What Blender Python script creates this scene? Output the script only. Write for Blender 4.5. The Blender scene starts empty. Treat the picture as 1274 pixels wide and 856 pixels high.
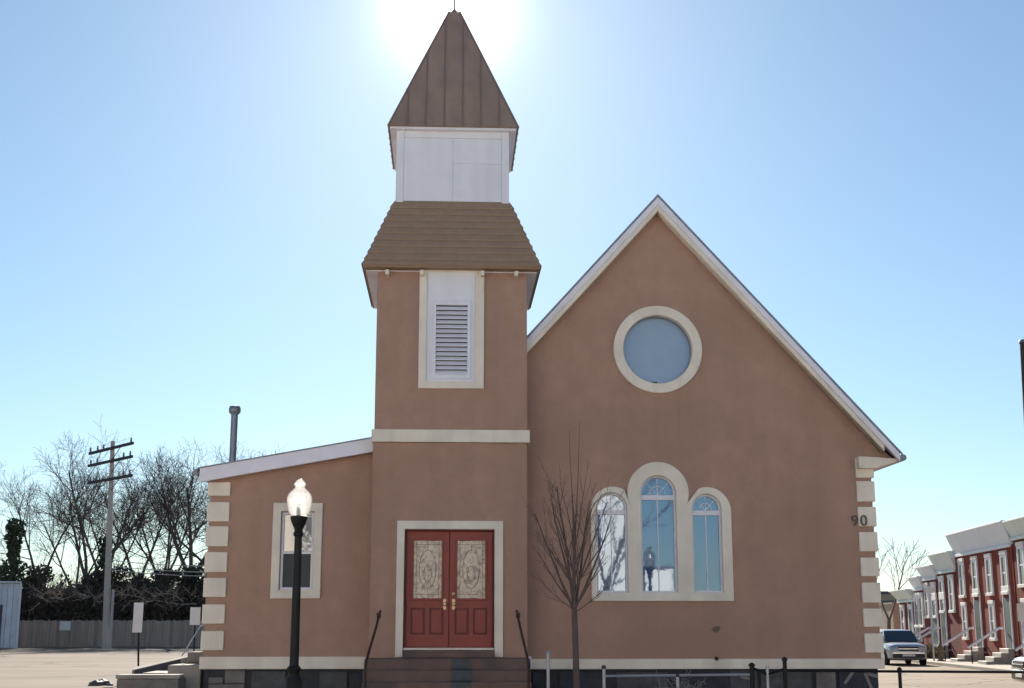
import bpy, bmesh, math, random
from mathutils import Vector, Matrix, Quaternion
S = bpy.context.scene
COL = S.collection
PI = math.pi
R = math.radians
rnd = random.Random(7)

# ------------------------------------------------------------------ camera
PITCH = R(12.0426)
cam = bpy.data.cameras.new('camera')
cam_o = bpy.data.objects.new('camera', cam)
COL.objects.link(cam_o)
cam_o.location = (0, 0, 1.6)
cam_o.rotation_euler = (PI/2 + PITCH, 0, 0)
cam.sensor_width = 36
cam.lens = 46.625
cam.clip_end = 8000
S.camera = cam_o
# ------------------------------------------------------------------ world, sun, exposure
SUN_EL, SUN_AZ = R(26.3), R(-2.9)          # azimuth from +Y towards +X
sdir = Vector((math.sin(SUN_AZ)*math.cos(SUN_EL), math.cos(SUN_AZ)*math.cos(SUN_EL), math.sin(SUN_EL)))
W = bpy.data.worlds.new('World'); S.world = W; W.use_nodes = True
nt = W.node_tree; nt.nodes.clear()
def N(t, k, **kw):
    n = t.nodes.new(k)
    for a, b in kw.items(): setattr(n, a, b)
    return n
def math_(t, op, a, b=None, clamp=False):
    n = N(t, 'ShaderNodeMath', operation=op); n.use_clamp = clamp
    for i, v in enumerate((a, b)):
        if v is None: continue
        if isinstance(v, (int, float)): n.inputs[i].default_value = v
        else: t.links.new(v, n.inputs[i])
    return n.outputs[0]
sky = N(nt, 'ShaderNodeTexSky', sky_type='NISHITA', sun_disc=False, sun_elevation=SUN_EL, sun_rotation=SUN_AZ,
        altitude=0, air_density=1.0, dust_density=0.2, ozone_density=1.3)
SKY_STRENGTH = 0.0518
bg = N(nt, 'ShaderNodeBackground'); bg.inputs['Strength'].default_value = SKY_STRENGTH
gm = N(nt, 'ShaderNodeGamma'); gm.inputs['Gamma'].default_value = 0.85; nt.links.new(sky.outputs[0], gm.inputs['Color'])
ti = N(nt, 'ShaderNodeMix', data_type='RGBA', blend_type='MULTIPLY'); ti.inputs[0].default_value = 1; ti.inputs[7].default_value = (.795, .975, 1.10, 1)
nt.links.new(gm.outputs[0], ti.inputs[6]); nt.links.new(ti.outputs[2], bg.inputs['Color'])
# the glow of the air round the sun (the disc itself is the sun lamp)
tc = N(nt, 'ShaderNodeTexCoord')
dot = N(nt, 'ShaderNodeVectorMath', operation='DOT_PRODUCT')
nrm = N(nt, 'ShaderNodeVectorMath', operation='NORMALIZE')
nt.links.new(tc.outputs['Generated'], nrm.inputs[0]); nt.links.new(nrm.outputs[0], dot.inputs[0]); dot.inputs[1].default_value = sdir
ang = math_(nt, 'ARCCOSINE', math_(nt, 'MINIMUM', dot.outputs['Value'], 0.999999))
g1 = math_(nt, 'MULTIPLY', math_(nt, 'EXPONENT', math_(nt, 'MULTIPLY', math_(nt, 'POWER', math_(nt, 'DIVIDE', ang, R(2.1)), 2.0), -1.0)), .9)
g2 = math_(nt, 'MULTIPLY', math_(nt, 'EXPONENT', math_(nt, 'DIVIDE', ang, -R(3.8))), 0.33)
glow = N(nt, 'ShaderNodeBackground'); glow.inputs['Color'].default_value = (1, .96, .90, 1)
nt.links.new(math_(nt, 'MULTIPLY', math_(nt, 'ADD', g1, g2), 0.5), glow.inputs['Strength'])
add = N(nt, 'ShaderNodeAddShader'); wo = N(nt, 'ShaderNodeOutputWorld')
nt.links.new(bg.outputs[0], add.inputs[0]); nt.links.new(glow.outputs[0], add.inputs[1]); nt.links.new(add.outputs[0], wo.inputs[0])
sun = bpy.data.lights.new('sun', 'SUN'); sun.energy = 4.6; sun.angle = R(0.53); sun.color = (1, .93, .82)
sun_o = bpy.data.objects.new('sun', sun); COL.objects.link(sun_o)
sun_o.rotation_mode = 'QUATERNION'; sun_o.rotation_quaternion = (-sdir).to_track_quat('-Z', 'Y')
vs = S.view_settings
vs.view_transform = 'Standard'; vs.look = 'None'; vs.gamma = 1; vs.use_curve_mapping = False
vs.exposure = 1.5

# ------------------------------------------------------------------ materials
def mat(name, base, rough=.8, var=.12, scale=3.0, bump=0.0, bscale=60.0, metal=0.0, spec=.4, second=None, sscale=1.0, samt=.5, coat=0.0, vec='Object', stretch=None, streak=0.0, cracks=0.0):
    m = bpy.data.materials.new(name); m.use_nodes = True; t = m.node_tree; b = t.nodes['Principled BSDF']
    b.inputs['Roughness'].default_value = rough; b.inputs['Metallic'].default_value = metal
    b.inputs['Specular IOR Level'].default_value = spec; b.inputs['Coat Weight'].default_value = coat
    c = N(t, 'ShaderNodeTexCoord'); v = c.outputs[vec]
    if stretch:
        mp = N(t, 'ShaderNodeMapping'); mp.inputs['Scale'].default_value = stretch; t.links.new(v, mp.inputs[0]); v = mp.outputs[0]
    n1 = N(t, 'ShaderNodeTexNoise'); n1.inputs['Scale'].default_value = scale; n1.inputs['Detail'].default_value = 6; n1.inputs['Roughness'].default_value = .65
    t.links.new(v, n1.inputs['Vector'])
    rp = N(t, 'ShaderNodeValToRGB')
    rp.color_ramp.elements[0].position = .25; rp.color_ramp.elements[1].position = .75
    rp.color_ramp.elements[0].color = [x*(1-var) for x in base] + [1]
    rp.color_ramp.elements[1].color = [min(1, x*(1+var)) for x in base] + [1]
    t.links.new(n1.outputs[0], rp.inputs[0]); col = rp.outputs[0]
    if second:
        n2 = N(t, 'ShaderNodeTexNoise'); n2.inputs['Scale'].default_value = sscale; n2.inputs['Detail'].default_value = 4
        t.links.new(v, n2.inputs['Vector'])
        r2 = N(t, 'ShaderNodeValToRGB'); r2.color_ramp.elements[0].position = .45; r2.color_ramp.elements[1].position = .68
        t.links.new(n2.outputs[0], r2.inputs[0])
        mx = N(t, 'ShaderNodeMix', data_type='RGBA'); t.links.new(math_(t, 'MULTIPLY', r2.outputs[0], samt), mx.inputs[0])
        t.links.new(col, mx.inputs[6]); mx.inputs[7].default_value = list(second) + [1]; col = mx.outputs[2]
    def mul(fac, lo):
        nonlocal col
        mx = N(t, 'ShaderNodeMix', data_type='RGBA', blend_type='MULTIPLY'); mx.inputs[0].default_value = 1
        g = N(t, 'ShaderNodeMapRange'); g.inputs['To Min'].default_value = lo; g.inputs['To Max'].default_value = 1
        t.links.new(fac, g.inputs['Value']); cc = N(t, 'ShaderNodeCombineColor')
        for k in range(3): t.links.new(g.outputs[0], cc.inputs[k])
        t.links.new(col, mx.inputs[6]); t.links.new(cc.outputs[0], mx.inputs[7]); col = mx.outputs[2]
    if streak:      # rain streaks: noise drawn out downwards
        mp = N(t, 'ShaderNodeMapping'); mp.inputs['Scale'].default_value = (3.2, 3.2, .16); t.links.new(c.outputs[vec], mp.inputs[0])
        n4 = N(t, 'ShaderNodeTexNoise'); n4.inputs['Scale'].default_value = 1.0; n4.inputs['Detail'].default_value = 5; t.links.new(mp.outputs[0], n4.inputs['Vector'])
        r4 = N(t, 'ShaderNodeValToRGB'); r4.color_ramp.elements[0].position = .34; r4.color_ramp.elements[1].position = .56; t.links.new(n4.outputs[0], r4.inputs[0])
        mul(r4.outputs[0], 1-streak)
    if cracks:      # wandering cracks and patched seams
        n5 = N(t, 'ShaderNodeTexNoise'); n5.inputs['Scale'].default_value = .5; n5.inputs['Detail'].default_value = 5; t.links.new(c.outputs[vec], n5.inputs['Vector'])
        va = N(t, 'ShaderNodeVectorMath', operation='MULTIPLY_ADD'); t.links.new(n5.outputs['Color'], va.inputs[0]); va.inputs[1].default_value = (2.2, 2.2, 0); t.links.new(c.outputs[vec], va.inputs[2])
        vo = N(t, 'ShaderNodeTexVoronoi', feature='DISTANCE_TO_EDGE'); vo.inputs['Scale'].default_value = cracks; t.links.new(va.outputs[0], vo.inputs['Vector'])
        r5 = N(t, 'ShaderNodeValToRGB'); r5.color_ramp.elements[0].position = .004; r5.color_ramp.elements[1].position = .02; t.links.new(vo.outputs['Distance'], r5.inputs[0])
        mul(r5.outputs[0], .55)
    t.links.new(col, b.inputs['Base Color'])
    if bump:
        n3 = N(t, 'ShaderNodeTexNoise'); n3.inputs['Scale'].default_value = bscale; n3.inputs['Detail'].default_value = 4
        t.links.new(v, n3.inputs['Vector'])
        bp = N(t, 'ShaderNodeBump'); bp.inputs['Strength'].default_value = bump; bp.inputs['Distance'].default_value = .02
        t.links.new(n3.outputs[0], bp.inputs['Height']); t.links.new(bp.outputs[0], b.inputs['Normal'])
    return m
M = {}
M['stucco'] = mat('stucco', (.418, .257, .193), .92, .11, 3.0, .6, 45, second=(.355, .222, .162), sscale=.5, samt=.7, streak=.055)
M['trim'] = mat('trim', (.82, .73, .62), .8, .07, 2.5, .2, 40, second=(.66, .58, .48), sscale=1.6, samt=.5, streak=.10)
M['white'] = mat('white_paint', (.79, .78, .83), .6, .05, 3, .08, 40, second=(.70, .68, .72), sscale=1.5, samt=.5, streak=.07)
M['fascia'] = mat('fascia', (.80, .77, .84), .65, .05, 3, second=(.58, .53, .5), sscale=1.2, samt=.4)
M['shingle'] = mat('shingle', (.33, .22, .15), .9, .14, 9, .4, 45, second=(.29, .19, .13), sscale=2.5, samt=.4)
M['steeple'] = mat('steeple_metal', (.34, .235, .18), .6, .10, 2.5, .05, 30, second=(.28, .19, .15), sscale=1.0, samt=.6, streak=.15)
M['seam'] = mat('seam_metal', (.23, .165, .14), .55, .08, 4)
M['roofing'] = mat('roofing', (.10, .11, .13), .85, .2, 6, .3, 40)
M['edge'] = mat('drip_edge', (.22, .24, .29), .5, .1, 4, metal=.3)
M['door'] = mat('door_paint', (.275, .056, .042), .5, .10, 3, .04, 60, second=(.29, .042, .037), sscale=2, samt=.5)
M['doordark'] = mat('door_groove', (.13, .03, .026), .6, .1, 4)
M['brass'] = mat('brass', (.50, .36, .24), .4, .15, 8, metal=.8)
M['lead'] = mat('lead_came', (.14, .10, .08), .5, .2, 8, metal=.3)
M['iron'] = mat('black_iron', (.012, .011, .012), .5, .2, 12, spec=.25)
M['rustiron'] = mat('rusty_iron', (.05, .024, .018), .7, .35, 14)
M['galv'] = mat('galvanised', (.42, .43, .46), .45, .12, 10, metal=.5)
M['steps'] = mat('step_paint', (.165, .108, .088), .85, .18, 3, .25, 50, second=(.085, .075, .075), sscale=2.2, samt=.7)
M['stepmat'] = mat('grey_step_mat', (.085, .095, .105), .95, .2, 9, .3, 70)
M['stone'] = mat('foundation_stone', (.20, .175, .165), .9, .2, 5, .5, 18, second=(.1, .09, .09), sscale=3, samt=.6)
M['dkboard'] = mat('dark_board', (.022, .026, .042), .6, .35, 5, .3, 14, second=(.05, .05, .06), sscale=4, samt=.4)
M['slate'] = mat('dark_slab', (.07, .072, .082), .7, .3, 6, .3, 20, second=(.12, .12, .125), sscale=5, samt=.5)
M['concrete'] = mat('old_concrete', (.30, .27, .24), .9, .15, 3, .3, 40, second=(.2, .175, .155), sscale=1.4, samt=.6)
M['mud'] = mat('mud_stain', (.15, .11, .08), .95, .2, 12)
M['bark'] = mat('bark', (.085, .062, .052), .9, .3, 14, .4, 40)
M['fgbark'] = mat('young_bark', (.12, .085, .075), .85, .25, 16, .3, 60)
M['farbark'] = mat('far_bark', (.115, .092, .085), .9, .3, 3)
M['ivy'] = mat('ivy_leaf', (.045, .06, .03), .6, .4, 1.2, second=(.075, .06, .035), sscale=.7, samt=.5)
M['bush'] = mat('bush_leaf', (.05, .046, .032), .7, .4, 1.0, second=(.12, .088, .06), sscale=.5, samt=.6)
M['drygrass'] = mat('dry_grass', (.22, .17, .10), .9, .3, 2)
M['wood'] = mat('weathered_wood', (.40, .315, .265), .9, .5, 1.2, .3, 6, stretch=(2.5, 2.5, .12), second=(.22, .17, .14), sscale=.8, samt=.6)
M['pole'] = mat('pole_wood', (.46, .40, .36), .9, .2, 2, .2, 20, stretch=(3, 3, .3))
M['darkpole'] = mat('dark_pole_wood', (.06, .055, .06), .9, .25, 3, .2, 20, stretch=(3, 3, .3))
M['pipe'] = mat('flue_metal', (.20, .22, .27), .45, .12, 3, metal=.6)
M['lot'] = mat('lot_concrete', (.20, .165, .135), .95, .14, .5, .15, 8, spec=.06, second=(.155, .127, .105), sscale=.16, samt=.8, stretch=(.35, 1.2, 1), cracks=.13)
M['road'] = mat('road', (.255, .205, .158), .95, .12, .8, .15, 8, spec=.06, stretch=(.4, 1.2, 1), cracks=.2, second=(.14, .116, .093), sscale=.25, samt=.5)
M['asphalt'] = mat('street_concrete', (.24, .215, .19), .9, .2, 2, .2, 30, spec=.1)
M['walk'] = mat('pavement_concrete', (.27, .235, .195), .9, .1, 1.0, .15, 20, second=(.22, .19, .16), sscale=.4, samt=.5)
M['earth'] = mat('earth', (.20, .17, .12), 1, .2, .2, second=(.12, .12, .08), sscale=.03, samt=.6)
M['brick'] = mat('red_brick', (.22, .058, .042), .9, spec=.08, var=.22, scale=2.0, bump=.3, bscale=14, second=(.21, .072, .055), sscale=.8, samt=.5)
M['brickdark'] = mat('old_brick', (.165, .050, .040), .9, spec=.08, var=.25, scale=2.0, bump=.3, bscale=14, second=(.13, .05, .045), sscale=.8, samt=.5)
M['cornice'] = mat('cornice_metal', (.74, .76, .80), .6, .06, 1.2, second=(.64, .64, .67), sscale=.8, samt=.4)
M['cornicegreen'] = mat('pale_cornice', (.66, .71, .68), .6, .08, 1.2)
M['marble'] = mat('marble_steps', (.40, .37, .32), .7, .15, 3, second=(.28, .25, .21), sscale=2, samt=.5)
M['sign'] = mat('sign_back', (.60, .60, .64), .5, .06, 4, metal=.2)
M['signwhite'] = mat('sign_white', (.72, .70, .66), .6, .08, 5)
M['shed'] = mat('shed_metal', (.55, .58, .64), .5, .1, 1.5, metal=.2, second=(.4, .42, .46), sscale=1, samt=.5)
M['whitewall'] = mat('white_wall', (.74, .71, .66), .85, .05, 1.0)
M['tan'] = mat('tan_wall', (.42, .33, .24), .85, .1, .6)
M['bluewall'] = mat('blue_wall', (.16, .20, .27), .85, .1, .6)
M['carwhite'] = mat('car_silver', (.40, .415, .44), .28, .03, 2, metal=.35, coat=.6)
M['carred'] = mat('car_dark', (.028, .034, .055), .22, .05, 2, metal=.3, coat=1.0)
M['carblack'] = mat('car_black_trim', (.014, .015, .018), .4, .1, 8)
M['tyre'] = mat('tyre_rubber', (.02, .02, .02), .85, .15, 10)
M['rim'] = mat('rim_alloy', (.45, .45, .47), .35, .08, 8, metal=.8)
M['chrome'] = mat('chrome', (.7, .7, .72), .2, .05, 8, metal=.9)
M['cable'] = mat('cable', (.50, .48, .46), .5, .1, 2)
M['screen'] = mat('insect_screen', (.075, .078, .075), .8, .15, 3)
M['vine'] = mat('dead_vine', (.22, .20, .21), .9, .2, 8)
M['greendoor'] = mat('green_door', (.05, .085, .07), .6, .1, 3)
M['deadvine'] = mat('dead_creeper', (.42, .33, .26), .9, .3, 3)
M['digit'] = mat('digit_metal', (.10, .07, .062), .5, .15, 8)

def glass(name, base, rough=.03, ior=2.1, bump=0.0, bscale=1.5, var=.1):
    m = mat(name, base, rough, var, 2.0, bump, bscale)
    b = m.node_tree.nodes['Principled BSDF']; b.inputs['IOR'].default_value = ior; b.inputs['Specular IOR Level'].default_value = .5
    return m
M['glass'] = glass('window_glass', (.03, .085, .20), .02, 2.9, .06, 1.3)
M['dimglass'] = glass('dim_glass', (.14, .15, .13), .05, 2.6, .12, 3)
M['roundglass'] = glass('frosted_round_glass', (.28, .36, .48), .18, 1.8, .03, 2, .06)
M['darkglass'] = glass('dark_glass', (.02, .025, .032), .05, 1.7)
M['carglass'] = glass('car_glass', (.012, .018, .025), .03, 1.6)
M['lens'] = glass('headlight_lens', (.55, .57, .60), .12, 1.6)
M['glass'].node_tree.nodes['Principled BSDF'].inputs['Specular Tint'].default_value = (.74, .86, 1.0, 1)
# leaded door glass: pale textured panes between dark cames
def leaded():
    m = mat('leaded_glass', (.52, .40, .28), .25, .35, 22, .5, 30, second=(.20, .125, .085), sscale=13, samt=.9)
    m.node_tree.nodes['Principled BSDF'].inputs['IOR'].default_value = 2.1
    return m
M['leaded'] = leaded()
# lamp globe: translucent prismatic acrylic that the low sun lights from behind
def globe_mat():
    m = bpy.data.materials.new('globe_acrylic'); m.use_nodes = True; t = m.node_tree; t.nodes.clear()
    tr = N(t, 'ShaderNodeBsdfTranslucent'); tr.inputs['Color'].default_value = (.66, .655, .65, 1)
    gl = N(t, 'ShaderNodeBsdfGlossy'); gl.inputs['Roughness'].default_value = .2; gl.inputs['Color'].default_value = (.9, .9, .9, 1)
    tp = N(t, 'ShaderNodeBsdfTransparent'); tp.inputs['Color'].default_value = (.97, .95, .92, 1)
    c = N(t, 'ShaderNodeTexCoord'); w = N(t, 'ShaderNodeTexNoise'); w.inputs['Scale'].default_value = 14
    mp = N(t, 'ShaderNodeMapping'); mp.inputs['Scale'].default_value = (1.5, 1.5, .4)
    t.links.new(c.outputs['Object'], mp.inputs[0]); t.links.new(mp.outputs[0], w.inputs['Vector'])
    m0 = N(t, 'ShaderNodeMixShader'); t.links.new(math_(t, 'MULTIPLY', w.outputs[0], .75), m0.inputs[0])
    t.links.new(tr.outputs[0], m0.inputs[1]); t.links.new(tp.outputs[0], m0.inputs[2])
    m1 = N(t, 'ShaderNodeMixShader'); m1.inputs[0].default_value = .10
    t.links.new(m0.outputs[0], m1.inputs[1]); t.links.new(gl.outputs[0], m1.inputs[2])
    o = N(t, 'ShaderNodeOutputMaterial'); t.links.new(m1.outputs[0], o.inputs[0])
    return m
M['globe'] = globe_mat()

# ------------------------------------------------------------------ helpers
class MB:
    def __init__(s): s.v = []; s.f = []
    def add(s, vs, fs):
        o = len(s.v); s.v += [tuple(v) for v in vs]; s.f += [tuple(i+o for i in f) for f in fs]; return s
    def box(s, x0, x1, y0, y1, z0, z1):
        return s.add([(x0,y0,z0),(x1,y0,z0),(x1,y1,z0),(x0,y1,z0),(x0,y0,z1),(x1,y0,z1),(x1,y1,z1),(x0,y1,z1)],
                     [(3,2,1,0),(4,5,6,7),(0,1,5,4),(1,2,6,5),(2,3,7,6),(3,0,4,7)])
    def hexa(s, p):   # 8 points, same order as box
        return s.add(p, [(3,2,1,0),(4,5,6,7),(0,1,5,4),(1,2,6,5),(2,3,7,6),(3,0,4,7)])
    def tube(s, pts, rad, n=8, cap=True):
        pts = [Vector(p) for p in pts]
        if isinstance(rad, (int, float)): rad = [rad]*len(pts)
        o = len(s.v); a = None
        for i, p in enumerate(pts):
            d = (pts[min(i+1, len(pts)-1)] - pts[max(i-1, 0)])
            if d.length < 1e-9: d = Vector((0,0,1))
            d.normalize()
            if a is None: a = d.orthogonal().normalized()
            else:
                a = a - d*a.dot(d)
                a = a.normalized() if a.length > 1e-6 else d.orthogonal().normalized()
            b = d.cross(a)
            for k in range(n):
                t = 2*PI*k/n; s.v.append(tuple(p + (a*math.cos(t) + b*math.sin(t))*rad[i]))
        for i in range(len(pts)-1):
            for k in range(n):
                k2 = (k+1) % n; q = o+i*n
                s.f.append((q+k, q+k2, q+n+k2, q+n+k))
        if cap:
            s.f.append(tuple(o+k for k in range(n))[::-1]); e = o+(len(pts)-1)*n; s.f.append(tuple(e+k for k in range(n)))
        return s
    def lathe(s, prof, c=(0,0,0), n=24, ripple=0, nrip=0):
        o = len(s.v)
        for r, z in prof:
            for k in range(n):
                t = 2*PI*k/n; q = r*(1+ripple*(1 if (nrip and k % 2) else 0)); s.v.append((c[0]+q*math.cos(t), c[1]+q*math.sin(t), c[2]+z))
        for i in range(len(prof)-1):
            for k in range(n):
                k2 = (k+1) % n; q = o+i*n; s.f.append((q+k, q+k2, q+n+k2, q+n+k))
        s.f.append(tuple(o+k for k in range(n))[::-1]); e = o+(len(prof)-1)*n; s.f.append(tuple(e+k for k in range(n)))
        return s
    def build(s, name, m, parent=None, smooth=False, bevel=0.0):
        me = bpy.data.meshes.new(name); me.from_pydata(s.v, [], s.f); me.update()
        me.materials.append(M[m] if isinstance(m, str) else m)
        if smooth:
            me.polygons.foreach_set('use_smooth', [True]*len(me.polygons))
            try: me.set_sharp_from_angle(angle=R(40))
            except Exception: pass
        return link(name, me, parent, bevel)
def link(name, me, parent=None, bevel=0.0):
    o = bpy.data.objects.new(name, me); COL.objects.link(o)
    if parent: o.parent = parent
    if bevel:
        b = o.modifiers.new('bevel', 'BEVEL'); b.width = bevel; b.segments = 2; b.limit_method = 'ANGLE'
    return o
def box(name, m, x0, x1, y0, y1, z0, z1, parent=None, bevel=0.0):
    return MB().box(x0, x1, y0, y1, z0, z1).build(name, m, parent, bevel=bevel)
def tag(o, label=None, cat=None, group=None, kind=None):
    if label: o['label'] = label
    if cat: o['category'] = cat
    if group: o['group'] = group
    if kind: o['kind'] = kind
    return o
def thing(name, label, cat, loc=(0,0,0), rz=0.0, group=None):
    o = bpy.data.objects.new(name, None); COL.objects.link(o); o.empty_display_size = .3
    o.location = loc; o.rotation_euler = (0, 0, rz)
    return tag(o, label, cat, group)
def struct(o): o['kind'] = 'structure'; return o
def dup(src, loc, rz=None, label=None, group=None, parent=None):
    c = src.copy(); COL.objects.link(c)
    if parent: c.parent = parent
    else:
        c.location = loc
        if rz is not None: c.rotation_euler = (0, 0, rz)
    if label: c['label'] = label
    if group: c['group'] = group
    for ch in list(src.children): dup(ch, None, parent=c)
    return c
def plate(name, outline, holes, y0, y1, m, parent, bev=0.0):
    """a slab in the x-z plane from y0 to y1 with holes, cut from filled 2-D outlines"""
    cu = bpy.data.curves.new(name, 'CURVE'); cu.dimensions = '2D'; cu.fill_mode = 'BOTH'
    cu.extrude = abs(y1-y0)/2 - bev; cu.bevel_depth = bev; cu.bevel_resolution = 1; cu.offset = -bev
    for pts in [outline] + list(holes):
        sp = cu.splines.new('POLY'); sp.points.add(len(pts)-1); sp.use_cyclic_u = True
        for p, q in zip(sp.points, pts): p.co = (q[0], q[1], 0, 1)
    tmp = bpy.data.objects.new('tmp', cu); COL.objects.link(tmp)
    bpy.context.view_layer.update()
    me = bpy.data.meshes.new_from_object(tmp.evaluated_get(bpy.context.evaluated_depsgraph_get()))
    bpy.data.objects.remove(tmp); bpy.data.curves.remove(cu)
    ym = (y0+y1)/2
    for v in me.vertices: x, y, z = v.co; v.co = (x, ym - z, y)
    me.name = name; me.materials.clear(); me.materials.append(M[m]); me.update()
    return link(name, me, parent)
def arc(cx, cz, r, a0, a1, n=24): return [(cx+r*math.cos(R(a0+(a1-a0)*i/n)), cz+r*math.sin(R(a0+(a1-a0)*i/n))) for i in range(n+1)]
def arch(x0, x1, zb, zt, n=24):        # arched opening outline, semicircle on top
    r = (x1-x0)/2; return [(x0, zb), (x1, zb)] + arc((x0+x1)/2, zt-r, r, 0, 180, n)
def rect(x0, x1, z0, z1): return [(x0, z0), (x1, z0), (x1, z1), (x0, z1)]

# ------------------------------------------------------------------ ground
YAW = R(2.741)
CO = Vector((-1.1238, 24.0, 0))
def cw(u, y, z=0.0):      # church frame (u right, y away) to world
    return Vector((CO.x + u*math.cos(YAW) - y*math.sin(YAW), CO.y + u*math.sin(YAW) + y*math.cos(YAW), z))
RPH = math.atan(103/1650)
RP = Vector((20.8, 63, 0))
def rw(a, l, z=0.0):      # rowhouse frame (a along the street away from the camera, l out into the street)
    return Vector((RP.x + a*math.sin(RPH) - l*math.cos(RPH), RP.y + a*math.cos(RPH) + l*math.sin(RPH), z))
MB().lathe([(2600, -.5), (2600, 0)], n=96).build('ground', 'earth')['kind'] = 'structure'
def sheet(name, pts, z, m, thick=.3):
    n = len(pts); mb = MB()
    mb.add([(p[0], p[1], z-thick) for p in pts] + [(p[0], p[1], z) for p in pts],
           [tuple(range(n))[::-1], tuple(range(n, 2*n))] + [(i, (i+1) % n, n+(i+1) % n, n+i) for i in range(n)])
    return struct(mb.build(name, m))
sheet('parking_lot', [cw(-70, 1.5), cw(-4.9, 1.5), cw(-4.9, 30), cw(-14, 86.5), cw(-70, 86.5)], .008, 'lot', .3)
sheet('front_street', [cw(-120, -40), cw(160, -40), cw(160, -6.2), cw(-120, -6.2)], .004, 'asphalt')
sheet('front_pavement', [cw(-120, -6.2), cw(8.6, -6.2), cw(8.6, 0.6), cw(-120, 0.6)], .12, 'walk', .4)
sheet('side_street', [rw(-46, 2.3), rw(160, 2.3), rw(160, 11.2), rw(-46, 13)][::-1], .012, 'road')
sheet('row_pavement', [rw(-33, -1), rw(160, -1), rw(160, 2.3), rw(-33, 2.3)][::-1], .13, 'walk', .4)
kerb = MB()
for i in range(64):
    a = -33 + i*3.0
    p = [rw(a+.01, 2.3), rw(a+2.98, 2.3), rw(a+2.98, 2.46), rw(a+.01, 2.46)]
    kerb.hexa([(q.x, q.y, -.2) for q in p[::-1]] + [(q.x, q.y, .128) for q in p[::-1]])
struct(kerb.build('kerb', 'walk'))

# ------------------------------------------------------------------ church
CH = thing('church', 'brown stucco church with steeple tower, gabled nave and low side wing', 'church', CO, YAW)
# --- tower
plate('tower_wall', [(-1.4, .86), (-.80, .86), (-.80, 3.32), (.81, 3.32), (.81, .86), (1.4, .86), (1.4, 4.88), (-1.4, 4.88)], [], 0, .22, 'stucco', CH, .004)
box('tower_wall', 'stucco', -1.4, -1.18, .22, 2.8, 0, 4.88, CH)
box('tower_wall', 'stucco', 1.18, 1.4, .22, 2.8, 0, 4.88, CH)
box('tower_wall', 'stucco', -1.18, 1.18, 2.58, 2.8, 0, 4.88, CH)
plate('tower_wall', rect(-1.385, 1.405, 5.12, 8.2), [rect(-.47, .455, 6.0, 8.1)], .012, .22, 'stucco', CH, .004)
box('tower_wall', 'stucco', -1.385, -1.18, .22, 2.79, 5.12, 8.2, CH)
box('tower_wall', 'stucco', 1.18, 1.405, .22, 2.79, 5.12, 8.2, CH)
box('tower_wall', 'stucco', -1.18, 1.18, 2.58, 2.79, 5.12, 8.2, CH)
lg = MB(); lg.box(-1.43, 1.45, -.06, 2.86, 4.885, 5.115)
lg.build('string_course', 'trim', CH, bevel=.012)
# louvred vent
vent = plate('vent_trim', rect(-.60, .605, 5.88, 8.14), [rect(-.46, .445, 6.01, 8.09)], -.05, .06, 'trim', CH, .008)
plate('vent_panel', rect(-.46, .445, 6.005, 8.095), [rect(-.29, .30, 6.14, 7.46)], -.012, .05, 'white', vent, .006)
plate('vent_frame', rect(-.35, .36, 6.06, 7.54), [rect(-.285, .295, 6.145, 7.455)], -.04, -.013, 'white', vent, .008)
box('vent_backing', 'slate', -.30, .31, .055, .07, 6.1, 7.5, vent)
sl = MB(); sl.hexa([(-.283, -.03, 0), (.293, -.03, 0), (.293, .03, .06), (-.283, .03, .06), (-.283, -.03, .014), (.293, -.03, .014), (.293, .03, .078), (-.283, .03, .078)])
sl0 = None
for i in range(15):
    if sl0 is None: sl0 = sl.build('slat', 'white', vent); o = sl0
    else: o = sl0.copy(); COL.objects.link(o)
    o.location = (0, 0, 6.15 + i*.0865)
pd = MB(); pd.lathe([(.14, 0), (.14, .012), (.10, .02), (.10, .024)], n=24)
# skirt roof: courses of shingles on four sides
Zb, Zt = 8.15, 9.575
def skirt_pt(t): return (1.645 + (1.095-1.645)*t, Zb + (Zt-Zb)*t)
CEN = (-.005, 1.4)
skirt = box('tower_roof', 'shingle', -1.64+CEN[0], 1.64+CEN[0], CEN[1]-1.64, CEN[1]+1.64, Zb-.035, Zb+.02, CH)
box('soffit', 'fascia', -1.60+CEN[0], 1.60+CEN[0], CEN[1]-1.40, CEN[1]+1.60, Zb-.055, Zb-.036, skirt)
for side in range(4):
    ca, sa = math.cos(side*PI/2), math.sin(side*PI/2)
    def rot(x, y, z): return (CEN[0]+x*ca - y*sa, CEN[1]+x*sa + y*ca, z)
    for i in range(10):
        t0 = max(0, i/10 - .02); t1 = (i+1)/10
        w0, z0 = skirt_pt(t0); w1, z1 = skirt_pt(t1); jz = rnd.uniform(-.002, .002)
        w0 += .024; th = .026
        p = [(-w0, -w0, z0+jz), (w0, -w0, z0+jz), (w1, -w1+.03, z1), (-w1, -w1+.03, z1),
             (-w0, -w0, z0+th+jz), (w0, -w0, z0+th+jz), (w1, -w1, z1+.008), (-w1, -w1, z1+.008)]
        MB().hexa([rot(*q) for q in p]).build('shingle_course', 'shingle', skirt)
for u in (-1.2, -.56, .57, 1.2):
    box('bracket', 'trim', u-.035, u+.035, -.19, .06, 7.99, 8.085, CH, .008)
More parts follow.
